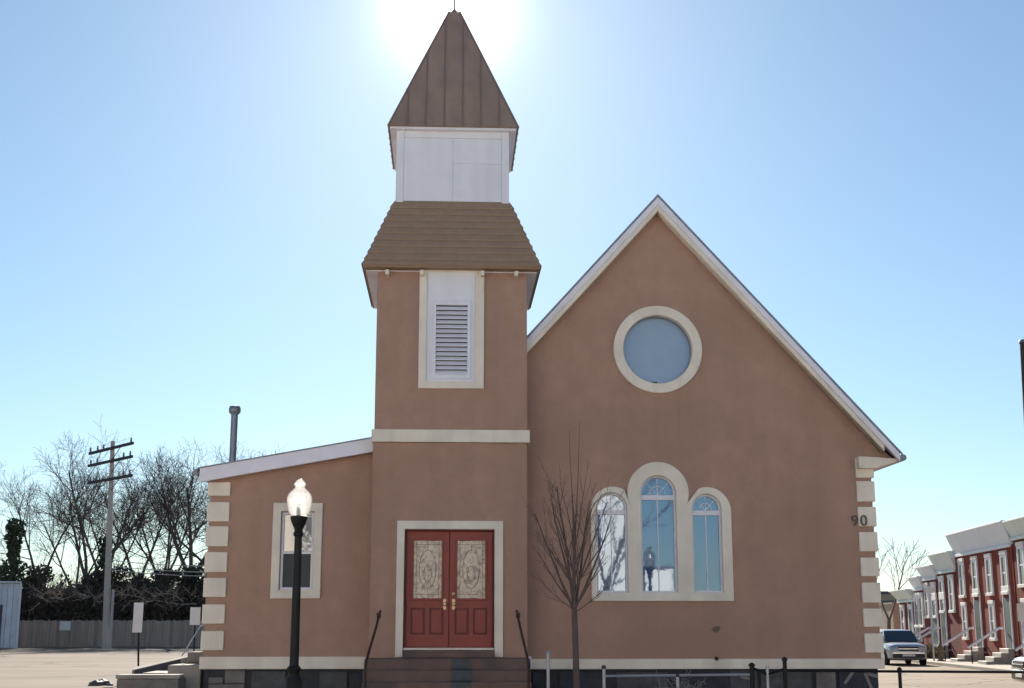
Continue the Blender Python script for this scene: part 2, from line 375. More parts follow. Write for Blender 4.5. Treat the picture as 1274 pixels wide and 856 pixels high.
# belfry
bel = box('belfry_wall', 'white', -1.085, 1.075, .31, 2.49, 9.5, 11.06, CH)
for (a, b) in ((-1.092, -.95), (.94, 1.082)): box('corner_board', 'white', a, b, .285, .325, 9.5, 11.05, bel, .006)
box('frieze_board', 'white', -.948, .938, .292, .325, 10.86, 11.05, bel, .006)
box('siding_panel', 'white', -.946, -.008, .298, .325, 9.58, 10.855, bel, .005)
box('siding_panel', 'white', .004, .936, .3, .325, 10.345, 10.855, bel, .005)
box('siding_panel', 'white', .004, .936, .299, .325, 9.58, 10.34, bel, .005)
# steeple: standing seam panels on a four-sided spire
ZE, ZA, HE = 11.04, 14.25, 1.25
stp = MB()
stp.add([(-HE+.02, 1.4-HE+.02, ZE), (HE-.02, 1.4-HE+.02, ZE), (HE-.02, 1.4+HE-.02, ZE), (-HE+.02, 1.4+HE-.02, ZE), (0, 1.4, ZA-.06)],
        [(3,2,1,0), (0,1,4), (1,2,4), (2,3,4), (3,0,4)])
stp.v[4] = (0, 1.4, ZE+(ZA-ZE)*.9)
stp = stp.build('steeple_roof', 'steeple', CH)
box('soffit', 'fascia', -HE+.03, HE-.03, 1.4-HE+.03, 1.4+HE-.03, ZE-.05, ZE-.002, stp)
PW = .355; NP = 7
for side in range(4):
    ca, sa = math.cos(side*PI/2), math.sin(side*PI/2)
    Hs = ZA - ZE; L = math.hypot(HE, Hs); nv = Vector((0, -Hs, HE)).normalized()
    def sp(x, s, off):   # x across, s 0..1 up the slope, off out of the face
        v = Vector((x, -HE*(1-s), ZE+Hs*s)) + nv*off
        return (v.x*ca - v.y*sa, 1.4 + v.x*sa + v.y*ca, v.z)
    edges = [-HE] + [(-NP/2+1+i)*PW for i in range(NP-1)] + [HE]
    def smax(x): return max(0.0, 1-abs(x)/HE)
    for i in range(NP):
        x0, x1 = edges[i]+.004, edges[i+1]-.004
        sc_ = lambda x: min(.915, smax(x))
        pts = [(x0, 0), (x1, 0), (x1, sc_(x1))]
        if x0 < 0 < x1: pts += [(HE*.085, .915), (-HE*.085, .915)]
        pts.append((x0, sc_(x0)))
        q = []
        for p in pts:
            if not q or (abs(p[0]-q[-1][0]) + abs(p[1]-q[-1][1])) > 1e-4: q.append(p)
        n = len(q); jo = rnd.uniform(0, .006)
        MB().add([sp(x, s, -.01) for x, s in q] + [sp(x, s, .012+jo) for x, s in q],
                 [tuple(range(n))[::-1], tuple(range(n, 2*n))] + [(k, (k+1) % n, n+(k+1) % n, n+k) for k in range(n)]).build('roof_panel', 'steeple', stp)
    for x in edges[1:-1]:
        s1 = min(.915, smax(x))-.005
        a, b = x-.014, x+.014
        MB().hexa([sp(a, 0, 0), sp(b, 0, 0), sp(b, s1, 0), sp(a, s1, 0), sp(a, 0, .03), sp(b, 0, .03), sp(b, s1, .03), sp(a, s1, .03)]).build('seam', 'seam', stp)
    MB().tube([sp(HE, 0, .0), sp(HE*.085, .915, .0)], .03, 6).build('hip_cap', 'seam', stp)
MB().box(-.125, .125, 1.275, 1.525, 13.93, 13.99).build('cap', 'seam', stp, bevel=.02)
MB().lathe([(.02, 13.98), (.05, 14.0), (.06, 14.05), (.03, 14.09), (.015, 14.1), (.012, 14.7)], (0, 1.4, 0), 10).build('finial', 'seam', stp, True)

# --- nave
NC, NH, NY = 3.95, 3.95, .5
RZ, ET, EZ = 9.75, 4.45, 4.79       # ridge height, eave half span, eave height
SL = (RZ-EZ)/ET
def rz_(u): return RZ - SL*abs(u-NC)
wl = (2.69, 3.29, 2.2, 4.05); wc = (3.515, 4.205, 2.2, 4.37); wr = (4.47, 5.045, 2.2, 4.03)
top = lambda u: rz_(u) - .2
plate('nave_wall', [(0, .86), (7.9, .86), (7.9, top(7.9)), (NC, top(NC)), (0, top(0))],
      [arc(3.92, 6.757, .70, 0, 360, 48)[:-1], arch(*wl), arch(*wc), arch(*wr)], NY, NY+.28, 'stucco', CH)
box('nave_wall', 'stucco', 7.62, 7.9, NY+.28, 18, .0, top(7.9)-.05, CH)
box('nave_wall', 'stucco', .0, .28, NY+.28, 18, .0, top(.28)-.3, CH)
plate('nave_wall', [(0.28, 0), (7.62, 0), (7.62, top(7.62)-.1), (NC, top(NC)-.1), (.28, top(.28)-.1)], [], 17.7, 18, 'stucco', CH)
box('water_table', 'trim', 1.46, 7.94, NY-.055, NY+.26, .855, 1.035, CH, .008)
# roof slabs
for sgn in (-1, 1):
    mb = MB(); e = NC+sgn*ET
    p = [(NC, .335, RZ-.11), (e, .335, EZ-.11), (e, 18.3, EZ-.11), (NC, 18.3, RZ-.11), (NC, .335, RZ), (e, .335, EZ), (e, 18.3, EZ), (NC, 18.3, RZ)]
    if sgn < 0: p = [p[1], p[0], p[3], p[2], p[5], p[4], p[7], p[6]]
    rf = mb.hexa(p).build('nave_roof', 'roofing', CH)
    de = MB(); p = [(NC, .205, RZ-.035), (e+sgn*.03, .205, EZ-.07), (e+sgn*.03, .238, EZ-.07), (NC, .238, RZ-.035), (NC, .205, RZ+.012), (e+sgn*.03, .205, EZ-.02), (e+sgn*.03, .238, EZ-.02), (NC, .238, RZ+.012)]
    if sgn < 0: p = [p[1], p[0], p[3], p[2], p[5], p[4], p[7], p[6]]
    de.hexa(p).build('drip_edge', 'edge', rf)
    # rake board, outer and inner moulding
    def band(h0, h1, y0, y1, m, nm, cut=0.0):
        a = NC + sgn*(ET-cut)
        pl = [(NC, RZ-h0), (NC, RZ-h1), (a, rz_(a)-h1), (a, rz_(a)-h0)]
        return plate(nm, pl if sgn > 0 else pl[::-1], [], y0, y1, m, CH, .006)
    band(.045, .195, .212, .33, 'fascia', 'rake_board', .02)
    band(.196, .315, .235, .498, 'trim', 'rake_moulding', .30)
    band(.115, .14, .334, .498, 'fascia', 'rake_soffit', .03)
    box('eave_soffit', 'fascia', min(NC+sgn*3.96, e), max(NC+sgn*3.96, e), .34, 18.2, EZ-.16, EZ-.115, CH)
plate('eave_return', [(7.62, 4.5), (7.935, 4.5), (8.33, EZ-.165), (8.36, EZ-.11), (7.62, EZ-.07)], [], .30, .62, 'trim', CH, .008)
MB().tube([(8.44, .22, EZ-.10), (8.44, 18.3, EZ-.10)], .065, 8).build('gutter', 'edge', CH, True)
plate('eave_filler', [(7.60, EZ-.069), (8.34, EZ-.099), (7.86, rz_(7.86)-.25), (7.60, rz_(7.60)-.25)], [], NY-.004, .62, 'stucco', CH)
# quoins
def quoin(u0, u1, z0, z1, y0):
    return box('quoin_block', 'trim', u0, u1, y0, y0+.3, z0, z1, CH, .012)
for z0, z1 in ((4.335, 4.71), (3.89, 4.27), (3.43, 3.79), (2.97, 3.325), (2.515, 2.855), (2.035, 2.40), (1.6, 1.93), (1.14, 1.485)):
    quoin(7.60, 7.945, z0, z1, NY-.045)
# round window
rwin = plate('round_window', arc(3.92, 6.757, .847, 0, 360, 64)[:-1], [arc(3.92, 6.757, .66, 0, 360, 64)[:-1]], NY-.06, NY+.1, 'trim', CH, .012)
plate('pane', arc(3.92, 6.757, .69, 0, 360, 48)[:-1], [], NY+.14, NY+.16, 'roundglass', rwin)
plate('window_frame', arc(3.92, 6.757, .672, 0, 360, 64)[:-1], [arc(3.92, 6.757, .645, 0, 360, 64)[:-1]], NY+.08, NY+.14, 'edge', rwin)
box('smudge', 'carblack', 3.80, 3.92, NY+.128, NY+.139, 6.12, 6.16, rwin, .01)
# triple window surround
def outer(x0, x1, zt): return None
sur = [(2.60, 2.06), (5.215, 2.06)]
r = (5.20-4.33)/2*1.0
sur += arc(4.77, 3.70, .445, 0, 110, 16)                       # right lobe
sur += arc(3.86, 4.035, .575, -20, 200, 32)                    # centre lobe, over both side lobes
sur += arc(3.02, 3.725, .42, 60, 180, 16)                      # left lobe
tri = plate('triple_window', sur, [arch(2.705, 3.275, 2.215, 4.035), arch(3.53, 4.19, 2.215, 4.355), arch(4.485, 5.03, 2.215, 4.015)], NY-.06, NY+.03, 'trim', CH, .012)
for (x0, x1, zb, zt) in (wl, wc, wr):
    x0 += .004; x1 -= .004; zb += .004; zt -= .004
    r = (x1-x0)/2; cx = (x0+x1)/2; sp_ = zt-r
    tb = sp_ - .07
    f = .045
    fr = plate('window_frame', arch(x0, x1, zb, zt), [rect(x0+f, x1-f, zb+f, tb-.045), [(x0+f, tb+.045), (x1-f, tb+.045)] + arc(cx, sp_, r-f, 0, 180, 20)], NY+.045, NY+.12, 'white', tri, .005)
    plate('pane', rect(x0+f-.01, x1-f+.01, zb+f-.01, tb-.035), [], NY+.09, NY+.098, 'glass', fr)
    plate('pane', [(x0+f-.01, tb+.035), (x1-f+.01, tb+.035)] + arc(cx, sp_, r-f+.01, 0, 180, 20), [], NY+.092, NY+.1, 'glass', fr)
    box('muntin', 'white', cx-.009, cx+.009, NY+.076, NY+.09, zb+f, tb-.045, fr)
    for an in (45, 90, 135):
        d = Vector((math.cos(R(an)), 0, math.sin(R(an))))
        a = Vector((cx, NY+.083, tb+.05)); b = Vector((cx, NY+.083, sp_)) + d*(r-f)
        MB().tube([a, b], .008, 4).build('muntin', 'white', fr)
    bar = MB(); bar.tube([(cx+.5*(r-f)*math.cos(R(q)), NY+.083, sp_-.01+.5*(r-f)*math.sin(R(q))) for q in range(0, 181, 15)], .008, 4); bar.build('muntin', 'white', fr)
# house numbers by the corner
for ch, u in (('9', 7.47), ('0', 7.625)):
    cu = bpy.data.curves.new('digit', 'FONT'); cu.body = ch; cu.size = .285; cu.extrude = .012
    tmp = bpy.data.objects.new('tmp', cu); COL.objects.link(tmp); bpy.context.view_layer.update()
    me = bpy.data.meshes.new_from_object(tmp.evaluated_get(bpy.context.evaluated_depsgraph_get())); bpy.data.objects.remove(tmp)
    me.materials.clear(); me.materials.append(M['digit'])
    o = link('house_digit', me, CH); o.rotation_euler = (PI/2, 0, 0); o.location = (u, NY-.062 if ch == '0' else NY-.014, 3.44)
MB().lathe([(.03, 0), (.035, .03), (.02, .06)], n=10).build('drain_stub', 'iron', CH).matrix_local = Matrix.Translation((4.85, NY-.06, 1.04)) @ Matrix.Rotation(PI/2, 4, 'X')

# --- side wing
WY = .5
def wz(u): return 4.985 + (u+1.40)*.1845       # top of the shed roof board
plate('wing_wall', [(-4.37, .86), (-1.402, .86), (-1.402, wz(-1.402)-.2), (-4.37, wz(-4.37)-.2)], [rect(-3.06, -2.47, 2.25, 3.655)], WY, WY+.25, 'stucco', CH)
box('wing_wall', 'stucco', -4.37, -4.12, WY+.25, 9, 0, wz(-4.37)-.2, CH)
box('wing_wall', 'stucco', -4.12, -.0, 8.75, 9, 0, wz(-4.37)-.2, CH)
box('water_table', 'trim', -4.42, -1.402, WY-.055, WY+.24, .865, 1.08, CH, .008)
MB().hexa([(-4.60, .315, wz(-4.6)-.06), (-1.402, .315, wz(-1.402)-.06), (-1.402, 9.3, wz(-1.402)-.06), (-4.60, 9.3, wz(-4.6)-.06),
           (-4.60, .315, wz(-4.6)+.02), (-1.402, .315, wz(-1.402)+.02), (-1.402, 9.3, wz(-1.402)+.02), (-4.60, 9.3, wz(-4.6)+.02)]).build('wing_roof', 'roofing', CH)
MB().hexa([(-1.402, 2.81, wz(-1.402)-.06), (.3, 2.81, wz(.3)-.06), (.3, 9.3, wz(.3)-.06), (-1.402, 9.3, wz(-1.402)-.06),
           (-1.402, 2.81, wz(-1.402)+.02), (.3, 2.81, wz(.3)+.02), (.3, 9.3, wz(.3)+.02), (-1.402, 9.3, wz(-1.402)+.02)]).build('wing_roof', 'roofing', CH)
plate('fascia_board', [(-4.54, wz(-4.54)-.235), (-1.404, wz(-1.404)-.245), (-1.404, wz(-1.404)+.012), (-4.54, wz(-4.54)+.012)], [], .24, .31, 'fascia', CH, .006)
MB().hexa([(-4.5, .311, wz(-4.5)-.22), (-1.404, .311, wz(-1.404)-.22), (-1.404, .498, wz(-1.404)-.22), (-4.5, .498, wz(-4.5)-.22),
           (-4.5, .311, wz(-4.5)-.195), (-1.404, .311, wz(-1.404)-.195), (-1.404, .498, wz(-1.404)-.195), (-4.5, .498, wz(-4.5)-.195)]).build('eave_soffit', 'fascia', CH)
MB().hexa([(-4.58, .22, wz(-4.58)+.014), (-1.404, .22, wz(-1.404)+.014), (-1.404, .31, wz(-1.404)+.014), (-4.58, .31, wz(-4.58)+.014), (-4.58, .22, wz(-4.58)+.034), (-1.404, .22, wz(-1.404)+.034), (-1.404, .31, wz(-1.404)+.034), (-4.58, .31, wz(-4.58)+.034)]).build('drip_edge', 'edge', CH)
MB().tube([(-4.62, .32, wz(-4.6)-.03), (-4.62, 9.3, wz(-4.6)-.03)], .06, 8).build('gutter', 'edge', CH, True)
for z0, z1 in ((3.94, 4.19), (3.475, 3.827), (3.027, 3.389), (2.566, 2.926), (2.124, 2.466), (1.656, 1.996), (1.193, 1.53)):
    quoin(-4.415, -4.01, z0, z1, WY-.045)
ww = plate('side_window', rect(-3.215, -2.32, 2.1, 3.82), [rect(-3.07, -2.465, 2.24, 3.665)], WY-.05, WY+.06, 'trim', CH, .01)
fr = plate('window_frame', rect(-3.058, -2.472, 2.252, 3.653), [rect(-3.015, -2.515, 2.30, 2.90), rect(-3.015, -2.515, 2.945, 3.61)], WY+.03, WY+.10, 'white', ww, .006)
box('pane', 'dimglass', -3.02, -2.51, WY+.08, WY+.088, 2.95, 3.615, fr)
box('pane', 'darkglass', -3.02, -2.51, WY+.088, WY+.095, 2.29, 2.905, fr)
box('insect_screen', 'screen', -3.018, -2.512, WY+.075, WY+.08, 2.295, 2.903, fr)
box('window_sill', 'trim', -3.07, -2.46, WY-.03, WY+.05, 2.235, 2.26, ww, .004)
# flue on the wing roof
fl = thing('flue_pipe', 'tall grey metal flue pipe with cap rising from the wing roof', 'flue', cw(-4.24, 2.0, wz(-4.24)))
MB().lathe([(.16, -.02), (.12, .05), (.068, .09), (.068, 1.25)], n=16).build('pipe', 'pipe', fl, True)
MB().lathe([(.07, 1.22), (.112, 1.26), (.12, 1.33), (.10, 1.385), (.03, 1.40)], n=16).build('cap', 'pipe', fl, True)

# --- entrance doors
df = plate('door_frame', [(-.935, 1.08), (-.80, 1.08), (-.80, 3.315), (.81, 3.315), (.81, 1.08), (.965, 1.08), (.965, 3.465), (-.935, 3.465)], [], -.05, .06, 'trim', CH, .01)
plate('door_jamb', [(-.798, 1.24), (-.772, 1.24), (-.772, 3.29), (.785, 3.29), (.785, 1.24), (.808, 1.24), (.808, 3.312), (-.798, 3.312)], [], .0, .2, 'doordark', df)
box('threshold', 'trim', -.795, .805, -.01, .14, 1.2, 1.238, df, .006)
for sgn in (-1, 1):
    x0, x1 = (-.768, .001) if sgn < 0 else (.011, .781)
    cx = (x0+x1)/2
    gx0, gx1, gz0, gz1 = cx-.25, cx+.25, 2.10, 3.12
    dl = plate('door', rect(x0, x1, 1.242, 3.286), [rect(gx0, gx1, gz0, gz1)], .10, .15, 'door', CH, .004)
    plate('glass_frame', rect(gx0-.035, gx1+.035, gz0-.035, gz1+.035), [rect(gx0, gx1, gz0, gz1)], .078, .102, 'door', dl, .008)
    box('pane', 'leaded', gx0-.004, gx1+.004, .115, .125, gz0-.004, gz1+.004, dl)
    def came(pts, r=.0045): MB().tube([(q[0], .112, q[1]) for q in pts], r, 4).build('came', 'lead', dl)
    came([(gx0+.05, gz0), (gx0+.05, gz1)]); came([(gx1-.05, gz0), (gx1-.05, gz1)]); came([(gx0, gz0+.07), (gx1, gz0+.07)]); came([(gx0, gz1-.07), (gx1, gz1-.07)])
    came([(cx+.15*math.cos(q*PI/12), (gz0+gz1)/2+.34*math.sin(q*PI/12)) for q in range(25)])
    came([(cx+.07*math.cos(q*PI/8), (gz0+gz1)/2-.08+.14*math.sin(q*PI/8)) for q in range(17)])
    came([(cx, gz0+.07), (cx, gz0+.17)]); came([(cx, gz1-.17), (cx, gz1-.07)])
    for px in (-1, 1):
        plate('raised_panel', rect(cx+px*.165-.125, cx+px*.165+.125, 1.47, 1.93), [rect(cx+px*.165-.10, cx+px*.165+.10, 1.495, 1.905)], .09, .102, 'doordark', dl, .003)
        box('raised_panel', 'door', cx+px*.165-.09, cx+px*.165+.09, .086, .102, 1.505, 1.895, dl, .012)
    box('kick_board', 'door', x0+.02, x1-.02, .09, .102, 1.26, 1.40, dl, .004)
    kx = x1-.075 if sgn < 0 else x0+.075
    k = MB().lathe([(.032, 0), (.032, .012), (.014, .02), (.014, .045), (.034, .06), (.036, .08), (.02, .095)], n=16).build('knob', 'brass', dl, True)
    k.location = (kx, .10, 2.0); k.rotation_euler = (PI/2, 0, 0)
    k = box('escutcheon', 'brass', kx-.028, kx+.028, .092, .101, 1.90, 2.09, dl, .01)
    if sgn > 0:
        k = MB().lathe([(.028, 0), (.03, .02), (.01, .03)], n=14).build('deadbolt', 'brass', dl, True); k.location = (kx, .10, 2.18); k.rotation_euler = (PI/2, 0, 0)
box('door_stop', 'doordark', -.77, .783, .16, .2, 1.24, 3.29, CH)
# --- foundation
fo = box('foundation', 'dkboard', 1.46, 7.86, NY+.12, NY+.25, 0, .855, CH)
for x0, x1, m in ((1.52, 1.72, 'dkboard'), (2.0, 2.95, 'dkboard'), (3.05, 3.98, 'slate'), (5.12, 5.62, 'slate'), (5.68, 6.62, 'slate'), (6.70, 7.06, 'stone'), (7.12, 7.8, 'dkboard')):
    box('foundation_panel', m, x0, x1, NY+.07+rnd.uniform(0, .02), NY+.118, .05, .84-rnd.uniform(0, .05), fo, .01)
fw = box('foundation', 'dkboard', -4.36, -1.41, WY+.12, WY+.24, 0, .862, CH)
for x0, x1, z1, m in ((-4.26, -4.0, .72, 'stone'), (-3.98, -3.62, .845, 'stone'), (-4.26, -3.62, .60, 'stone')):
    box('stone', m, x0, x1, WY+.03+rnd.uniform(0, .03), WY+.118, .05 if z1 < .7 else .61, z1, fw, .02)
box('foundation_panel', 'slate', -3.50, -2.90, WY+.05, WY+.118, .1, .83, fw, .012)
box('foundation_panel', 'slate', -2.30, -1.80, WY+.05, WY+.118, .1, .82, fw, .012)
box('foundation_panel', 'dkboard', -1.76, -1.46, WY+.06, WY+.118, .1, .8, fw, .012)
# peeling white scraps on the basement boards
for (u, z, a, l) in ((7.30, .70, -.9, .28), (7.66, .62, 1.2, .34), (7.74, .74, .3, .2), (5.4, .70, .2, .2)):
    s_ = MB(); s_.box(-l/2, l/2, -.004, .004, -.028, .028); o = s_.build('peeling_strip', 'vine', fo); o.location = (u, NY+.058, z); o.rotation_euler = (0, a, 0)
# downspout block at tower corner
box('downspout_block', 'fascia', 1.405, 1.50, NY-.10, NY+.02, .86, 1.08, CH, .01)
MB().tube([(1.45, NY-.04, 0), (1.45, NY-.04, .87)], .025, 8).build('downspout', 'fascia', CH, True)

# ------------------------------------------------------------------ entrance steps and handrails
ST = thing('entrance_steps', 'worn dark brown steps leading up to the red double doors', 'steps', CO, YAW)
box('landing', 'steps', -1.42, 1.40, -.85, -.07, .12, 1.07, ST, .02)
box('landing_top', 'steps', -.79, .80, -.30, -.02, 1.072, 1.196, ST, .015)
for i in range(5):
    zt = 1.07 - (i+1)*.18
    if zt < .2: zt = .2
    box('step', 'steps', -1.42, 1.38, -.85-.30*(i+1), -.852-.30*i, .12, zt, ST, .02)
for i, (y, z) in enumerate(((-.855, .90), (-1.155, .72), (-1.455, .54))):
    box('step_mat', 'stepmat', .06, .38, y-.012, y-.001, z+.01, z+.165, ST, .004)
    box('step_mat', 'stepmat', .04, .40, y-.26, y-.002, z+.002, z+.014, ST, .004)
def rail(name, label, x0, x1):
    t = thing(name, label, 'handrail', cw(x0, -.25, 1.07), YAW)
    d = x1-x0
    MB().tube([(0, .14, .80), (0, 0, .80), (d*.3, -.5, .52), (d*.75, -1.3, .16), (d, -1.75, -.06), (d, -1.78, -.1)], .022, 8).build('rail', 'rustiron', t, True)
    MB().tube([(0, 0, .80), (0, .0, .0)], .02, 8).build('post', 'rustiron', t, True) if False else None
    MB().tube([(d, -1.72, -.05), (d, -1.72, -.95)], .02, 8).build('post', 'rustiron', t, True)
    MB().tube([(d*.12, -.15, .77), (d*.12, -.15, .68)], .035, 8).build('bracket', 'rustiron', t, True)
rail('handrail', 'rusty iron handrail on the left of the entrance steps', -1.20, -1.33)
rail('handrail', 'rusty iron handrail on the right of the entrance steps', 1.20, 1.30)

# ------------------------------------------------------------------ concrete side steps left of the wing
SS = thing('concrete_steps', 'old grey concrete steps and sloping kerb against the left side of the church', 'steps', CO, YAW)
box('landing', 'concrete', -5.02, -4.43, .7, 1.8, 0, .93, SS, .02)
box('step', 'concrete', -5.45, -5.03, .6, 1.8, 0, .80, SS, .02)
box('step', 'stone', -5.72, -4.66, -.1, .58, 0, .72, SS, .02)
box('step', 'concrete', -5.74, -4.64, -.12, .30, .722, .79, SS, .015)
MB().hexa([(-5.95, 2.0, 0), (-4.6, 2.0, 0), (-4.6, 2.3, 0), (-5.95, 2.3, 0), (-5.95, 2.0, .80), (-4.6, 2.0, 1.12), (-4.6, 2.3, 1.14), (-5.95, 2.3, .86)]).build('cheek_wall', 'concrete', SS, bevel=.02)
MB().hexa([(-5.9, 1.99, .62), (-5.05, 1.99, .8), (-5.05, 1.998, .8), (-5.9, 1.998, .62), (-5.9, 1.99, .8), (-5.05, 1.99, 1.0), (-5.05, 1.998, 1.0), (-5.9, 1.998, .8)]).build('cheek_panel', 'dkboard', SS)
box('coping', 'concrete', -4.9, -4.45, 1.85, 2.36, .94, 1.14, SS, .03)
MB().tube([(-5.05, 2.1, 1.06), (-4.72, 2.12, 1.62), (-4.45, 2.12, 1.66)], .015, 6).build('rail', 'galv', SS)

# ------------------------------------------------------------------ lamp post
def lamp(loc, label, group=None):
    t = thing('street_lamp', label, 'street lamp', loc, 0, group)
    MB().lathe([(.22, 0), (.22, .06), (.19, .10), (.17, .45), (.13, .55), (.12, .70), (.085, .76), (.085, .80), (.11, .83), (.11, .86), (.075, .90)], n=16).build('base', 'iron', t, True)
    MB().lathe([(.072, .88), (.066, 2.0), (.058, 2.88)], n=16).build('post', 'iron', t, True)
    MB().lathe([(.06, 2.86), (.078, 2.88), (.078, 2.92), (.062, 2.94), (.07, 2.98), (.115, 3.08), (.135, 3.14), (.135, 3.17), (.11, 3.185)], n=20).build('collar', 'iron', t, True)
    g = MB().lathe([(.115, 3.18), (.155, 3.24), (.182, 3.34), (.192, 3.42), (.186, 3.48), (.165, 3.53), (.125, 3.575), (.085, 3.61), (.07, 3.635), (.085, 3.66), (.088, 3.69), (.06, 3.73), (.02, 3.76)], n=40, ripple=.03, nrip=1).build('globe', 'globe', t, True)
    MB().lathe([(.022, 3.17), (.03, 3.2), (.035, 3.32), (.02, 3.38)], n=12).build('bulb', 'sign', g, True)
    return t
lamp_a = lamp((-3.34, 20.9, .12), 'black post lamp with glowing clear acorn globe before the side wing')
dup(lamp_a, (5.3, 11.0, .12), 0, 'black post lamp standing across the street, mirrored in the middle arched window')

# ------------------------------------------------------------------ trees
def branch(mb, p, d, L, r, depth, o, rg):
    ns = o['seg'] if depth < 2 else max(2, o['seg']-1)
    pts = [p.copy()]; dirs = []
    for i in range(ns):
        j = o['jit'][min(depth, len(o['jit'])-1)]
        d = (d + Vector((rg.uniform(-j, j), rg.uniform(-j, j), rg.uniform(-j, j))) + Vector((0, 0, o['up']))).normalized()
        p = p + d*(L/ns); pts.append(p.copy()); dirs.append(d.copy())
    rend = r*o['taper'][min(depth, len(o['taper'])-1)]
    rad = [max(o['rmin'], r + (rend-r)*i/ns) for i in range(ns+1)]
    mb.tube(pts, rad, 7 if depth == 0 else (5 if depth == 1 else 3), cap=False)
    if depth >= o['depth']: return
    k = o['kids'][min(depth, len(o['kids'])-1)]
    k = max(1, int(round(k*rg.uniform(.75, 1.25))))
    s0 = o['start'][min(depth, len(o['start'])-1)]
    az = rg.uniform(0, 2*PI)
    for i in range(k):
        t = s0 + (1-s0)*((i+rg.uniform(.2, 1))/k)
        f = min(t*ns, ns-.001); q = int(f); pp = pts[q].lerp(pts[q+1], f-q); dd = dirs[q]
        az += 2.4 + rg.uniform(-.5, .5)
        an = R(rg.uniform(*o['ang'][min(depth, len(o['ang'])-1)]))
        a = dd.orthogonal().normalized(); b = dd.cross(a)
        nd = dd*math.cos(an) + (a*math.cos(az)+b*math.sin(az))*math.sin(an)
        rr = (r + (rend-r)*t)*rg.uniform(*o['rr'])
        ll = L*rg.uniform(*o['len'][min(depth, len(o['len'])-1)])*(1.15-.45*t)
        branch(mb, pp, nd, ll, rr, depth+1, o, rg)
def leaves(mb, c, rad, n, size, rg, flat=.0):
    for i in range(n):
        while True:
            v = Vector((rg.uniform(-1, 1), rg.uniform(-1, 1), rg.uniform(-1, 1)))
            if .25 < v.length < 1: break
        p = Vector(c) + Vector((v.x*rad[0], v.y*rad[1], v.z*rad[2]))
        a = Vector((rg.gauss(0, 1), rg.gauss(0, 1), rg.gauss(0, 1))).normalized(); b = a.orthogonal().normalized()
        s = size*rg.uniform(.6, 1.4); o = len(mb.v)
        mb.v += [tuple(p-a*s), tuple(p+b*s*.6), tuple(p+a*s), tuple(p-b*s*.6)]; mb.f.append((o, o+1, o+2, o+3))
# young street tree in front of the nave
rg = random.Random(11)
ft = thing('young_tree', 'slender bare young tree with upswept branches in front of the nave', 'tree', (1.0, 21.4, .12))
MB().tube([(.02, 0, 0), (.01, .01, .6), (0, 0, 1.2), (-.015, 0, 1.72)], [.062, .054, .049, .046], 10).build('trunk', 'fgbark', ft, True)
cr = MB(); O1 = dict(seg=5, jit=(.07, .08, .10), up=.05, taper=(.35, .3, .3), rmin=.0026, depth=2, kids=(5, 3, 0), start=(.13, .2), ang=((16, 34), (14, 34)), rr=(.42, .6), len=((.30, .46), (.32, .5)))
cr.tube([(-.015, 0, 1.68), (-.02, .01, 2.2), (.0, 0, 2.9), (-.03, 0, 3.5)], [.044, .032, .02, .010], 7)
prim = [(-8, 1.75, 2.35, .026), (10, 1.72, 2.25, .024), (-24, 1.72, 2.0, .022), (27, 1.74, 1.95, .022), (-38, 1.80, 1.3, .016), (40, 1.78, 1.15, .015), (18, 1.95, 1.9, .018), (-18, 2.0, 1.8, .018), (-58, 1.74, .85, .01), (60, 1.70, .8, .010), (14, 2.2, 1.6, .014), (-13, 2.3, 1.5, .014), (24, 2.4, 1.2, .012), (-26, 2.3, 1.25, .012), (31, 2.05, 1.4, .014), (-32, 2.1, 1.3, .014), (7, 2.6, 1.5, .011), (-7, 2.7, 1.4, .011)]
for i, (a, z, L, r) in enumerate(prim):
    dp = rg.uniform(-.35, .35)
    d = Vector((math.sin(R(a)), dp, math.cos(R(a)))).normalized()
    branch(cr, Vector((-.015, 0, z)), d, L*(.84 if L < 2.8 else .97), r, 0, O1, rg)
cr.tube([(-.02, 0, 2.2), (.02, .03, 3.0), (.07, .0, 3.9), (.10, .02, 4.75)], [.014, .010, .006, .003], 5, False)
cr.tube([(-.02, 0, 2.5), (-.02, .02, 3.4), (-.06, .0, 4.2), (-.07, 0, 4.6)], [.012, .008, .005, .003], 5, False)
cr.build('crown', 'fgbark', ft)
# bare trees behind the left fence (pixel columns measured on a line 116 m off)
OT = dict(seg=5, jit=(.10, .16, .20, .22), up=.03, taper=(.45, .4, .35, .3), rmin=.011, depth=3, kids=(8, 7, 7), start=(.35, .25, .2), ang=((25, 55), (25, 60), (25, 65)), rr=(.45, .65), len=((.45, .7), (.45, .7), (.4, .65)))
def far_tree(x, y, h, r, seed, label, forks=2, ivy=0.0, lean=0.0, group=None, m='farbark', o=OT):
    rg = random.Random(seed)
    t = thing('bare_tree', label, 'tree', (x, y, 0), 0, group)
    zf = h*.36
    tr = MB(); tr.tube([(0, 0, -.1), (lean*.3, 0, zf*.5), (lean, 0, zf)], [r*1.2, r, r*.85], 8); tr.build('trunk', m, t, True)
    c = MB()
    for k in range(forks):
        a = (k-(forks-1)/2)*R(30) + rg.uniform(-.15, .15)
        d = Vector((math.sin(a), rg.uniform(-.35, .35), math.cos(a)))
        branch(c, Vector((lean, 0, zf-.15)), d.normalized(), h*rg.uniform(.52, .64), r*.58, 0, o, rg)
    c.build('crown', m, t)
    if ivy:
        lv = MB()
        nz = int(ivy/.6)
        for i in range(nz):
            z = .6*i+.3; wdt = (.75 + .25*math.sin(i*1.7+seed))*(1.15-.5*i/nz)
            leaves(lv, (lean*min(1, z/zf), 0, z), (wdt, wdt, .5), 90, .16, rg)
        lv.build('ivy', 'ivy', t)
    return t
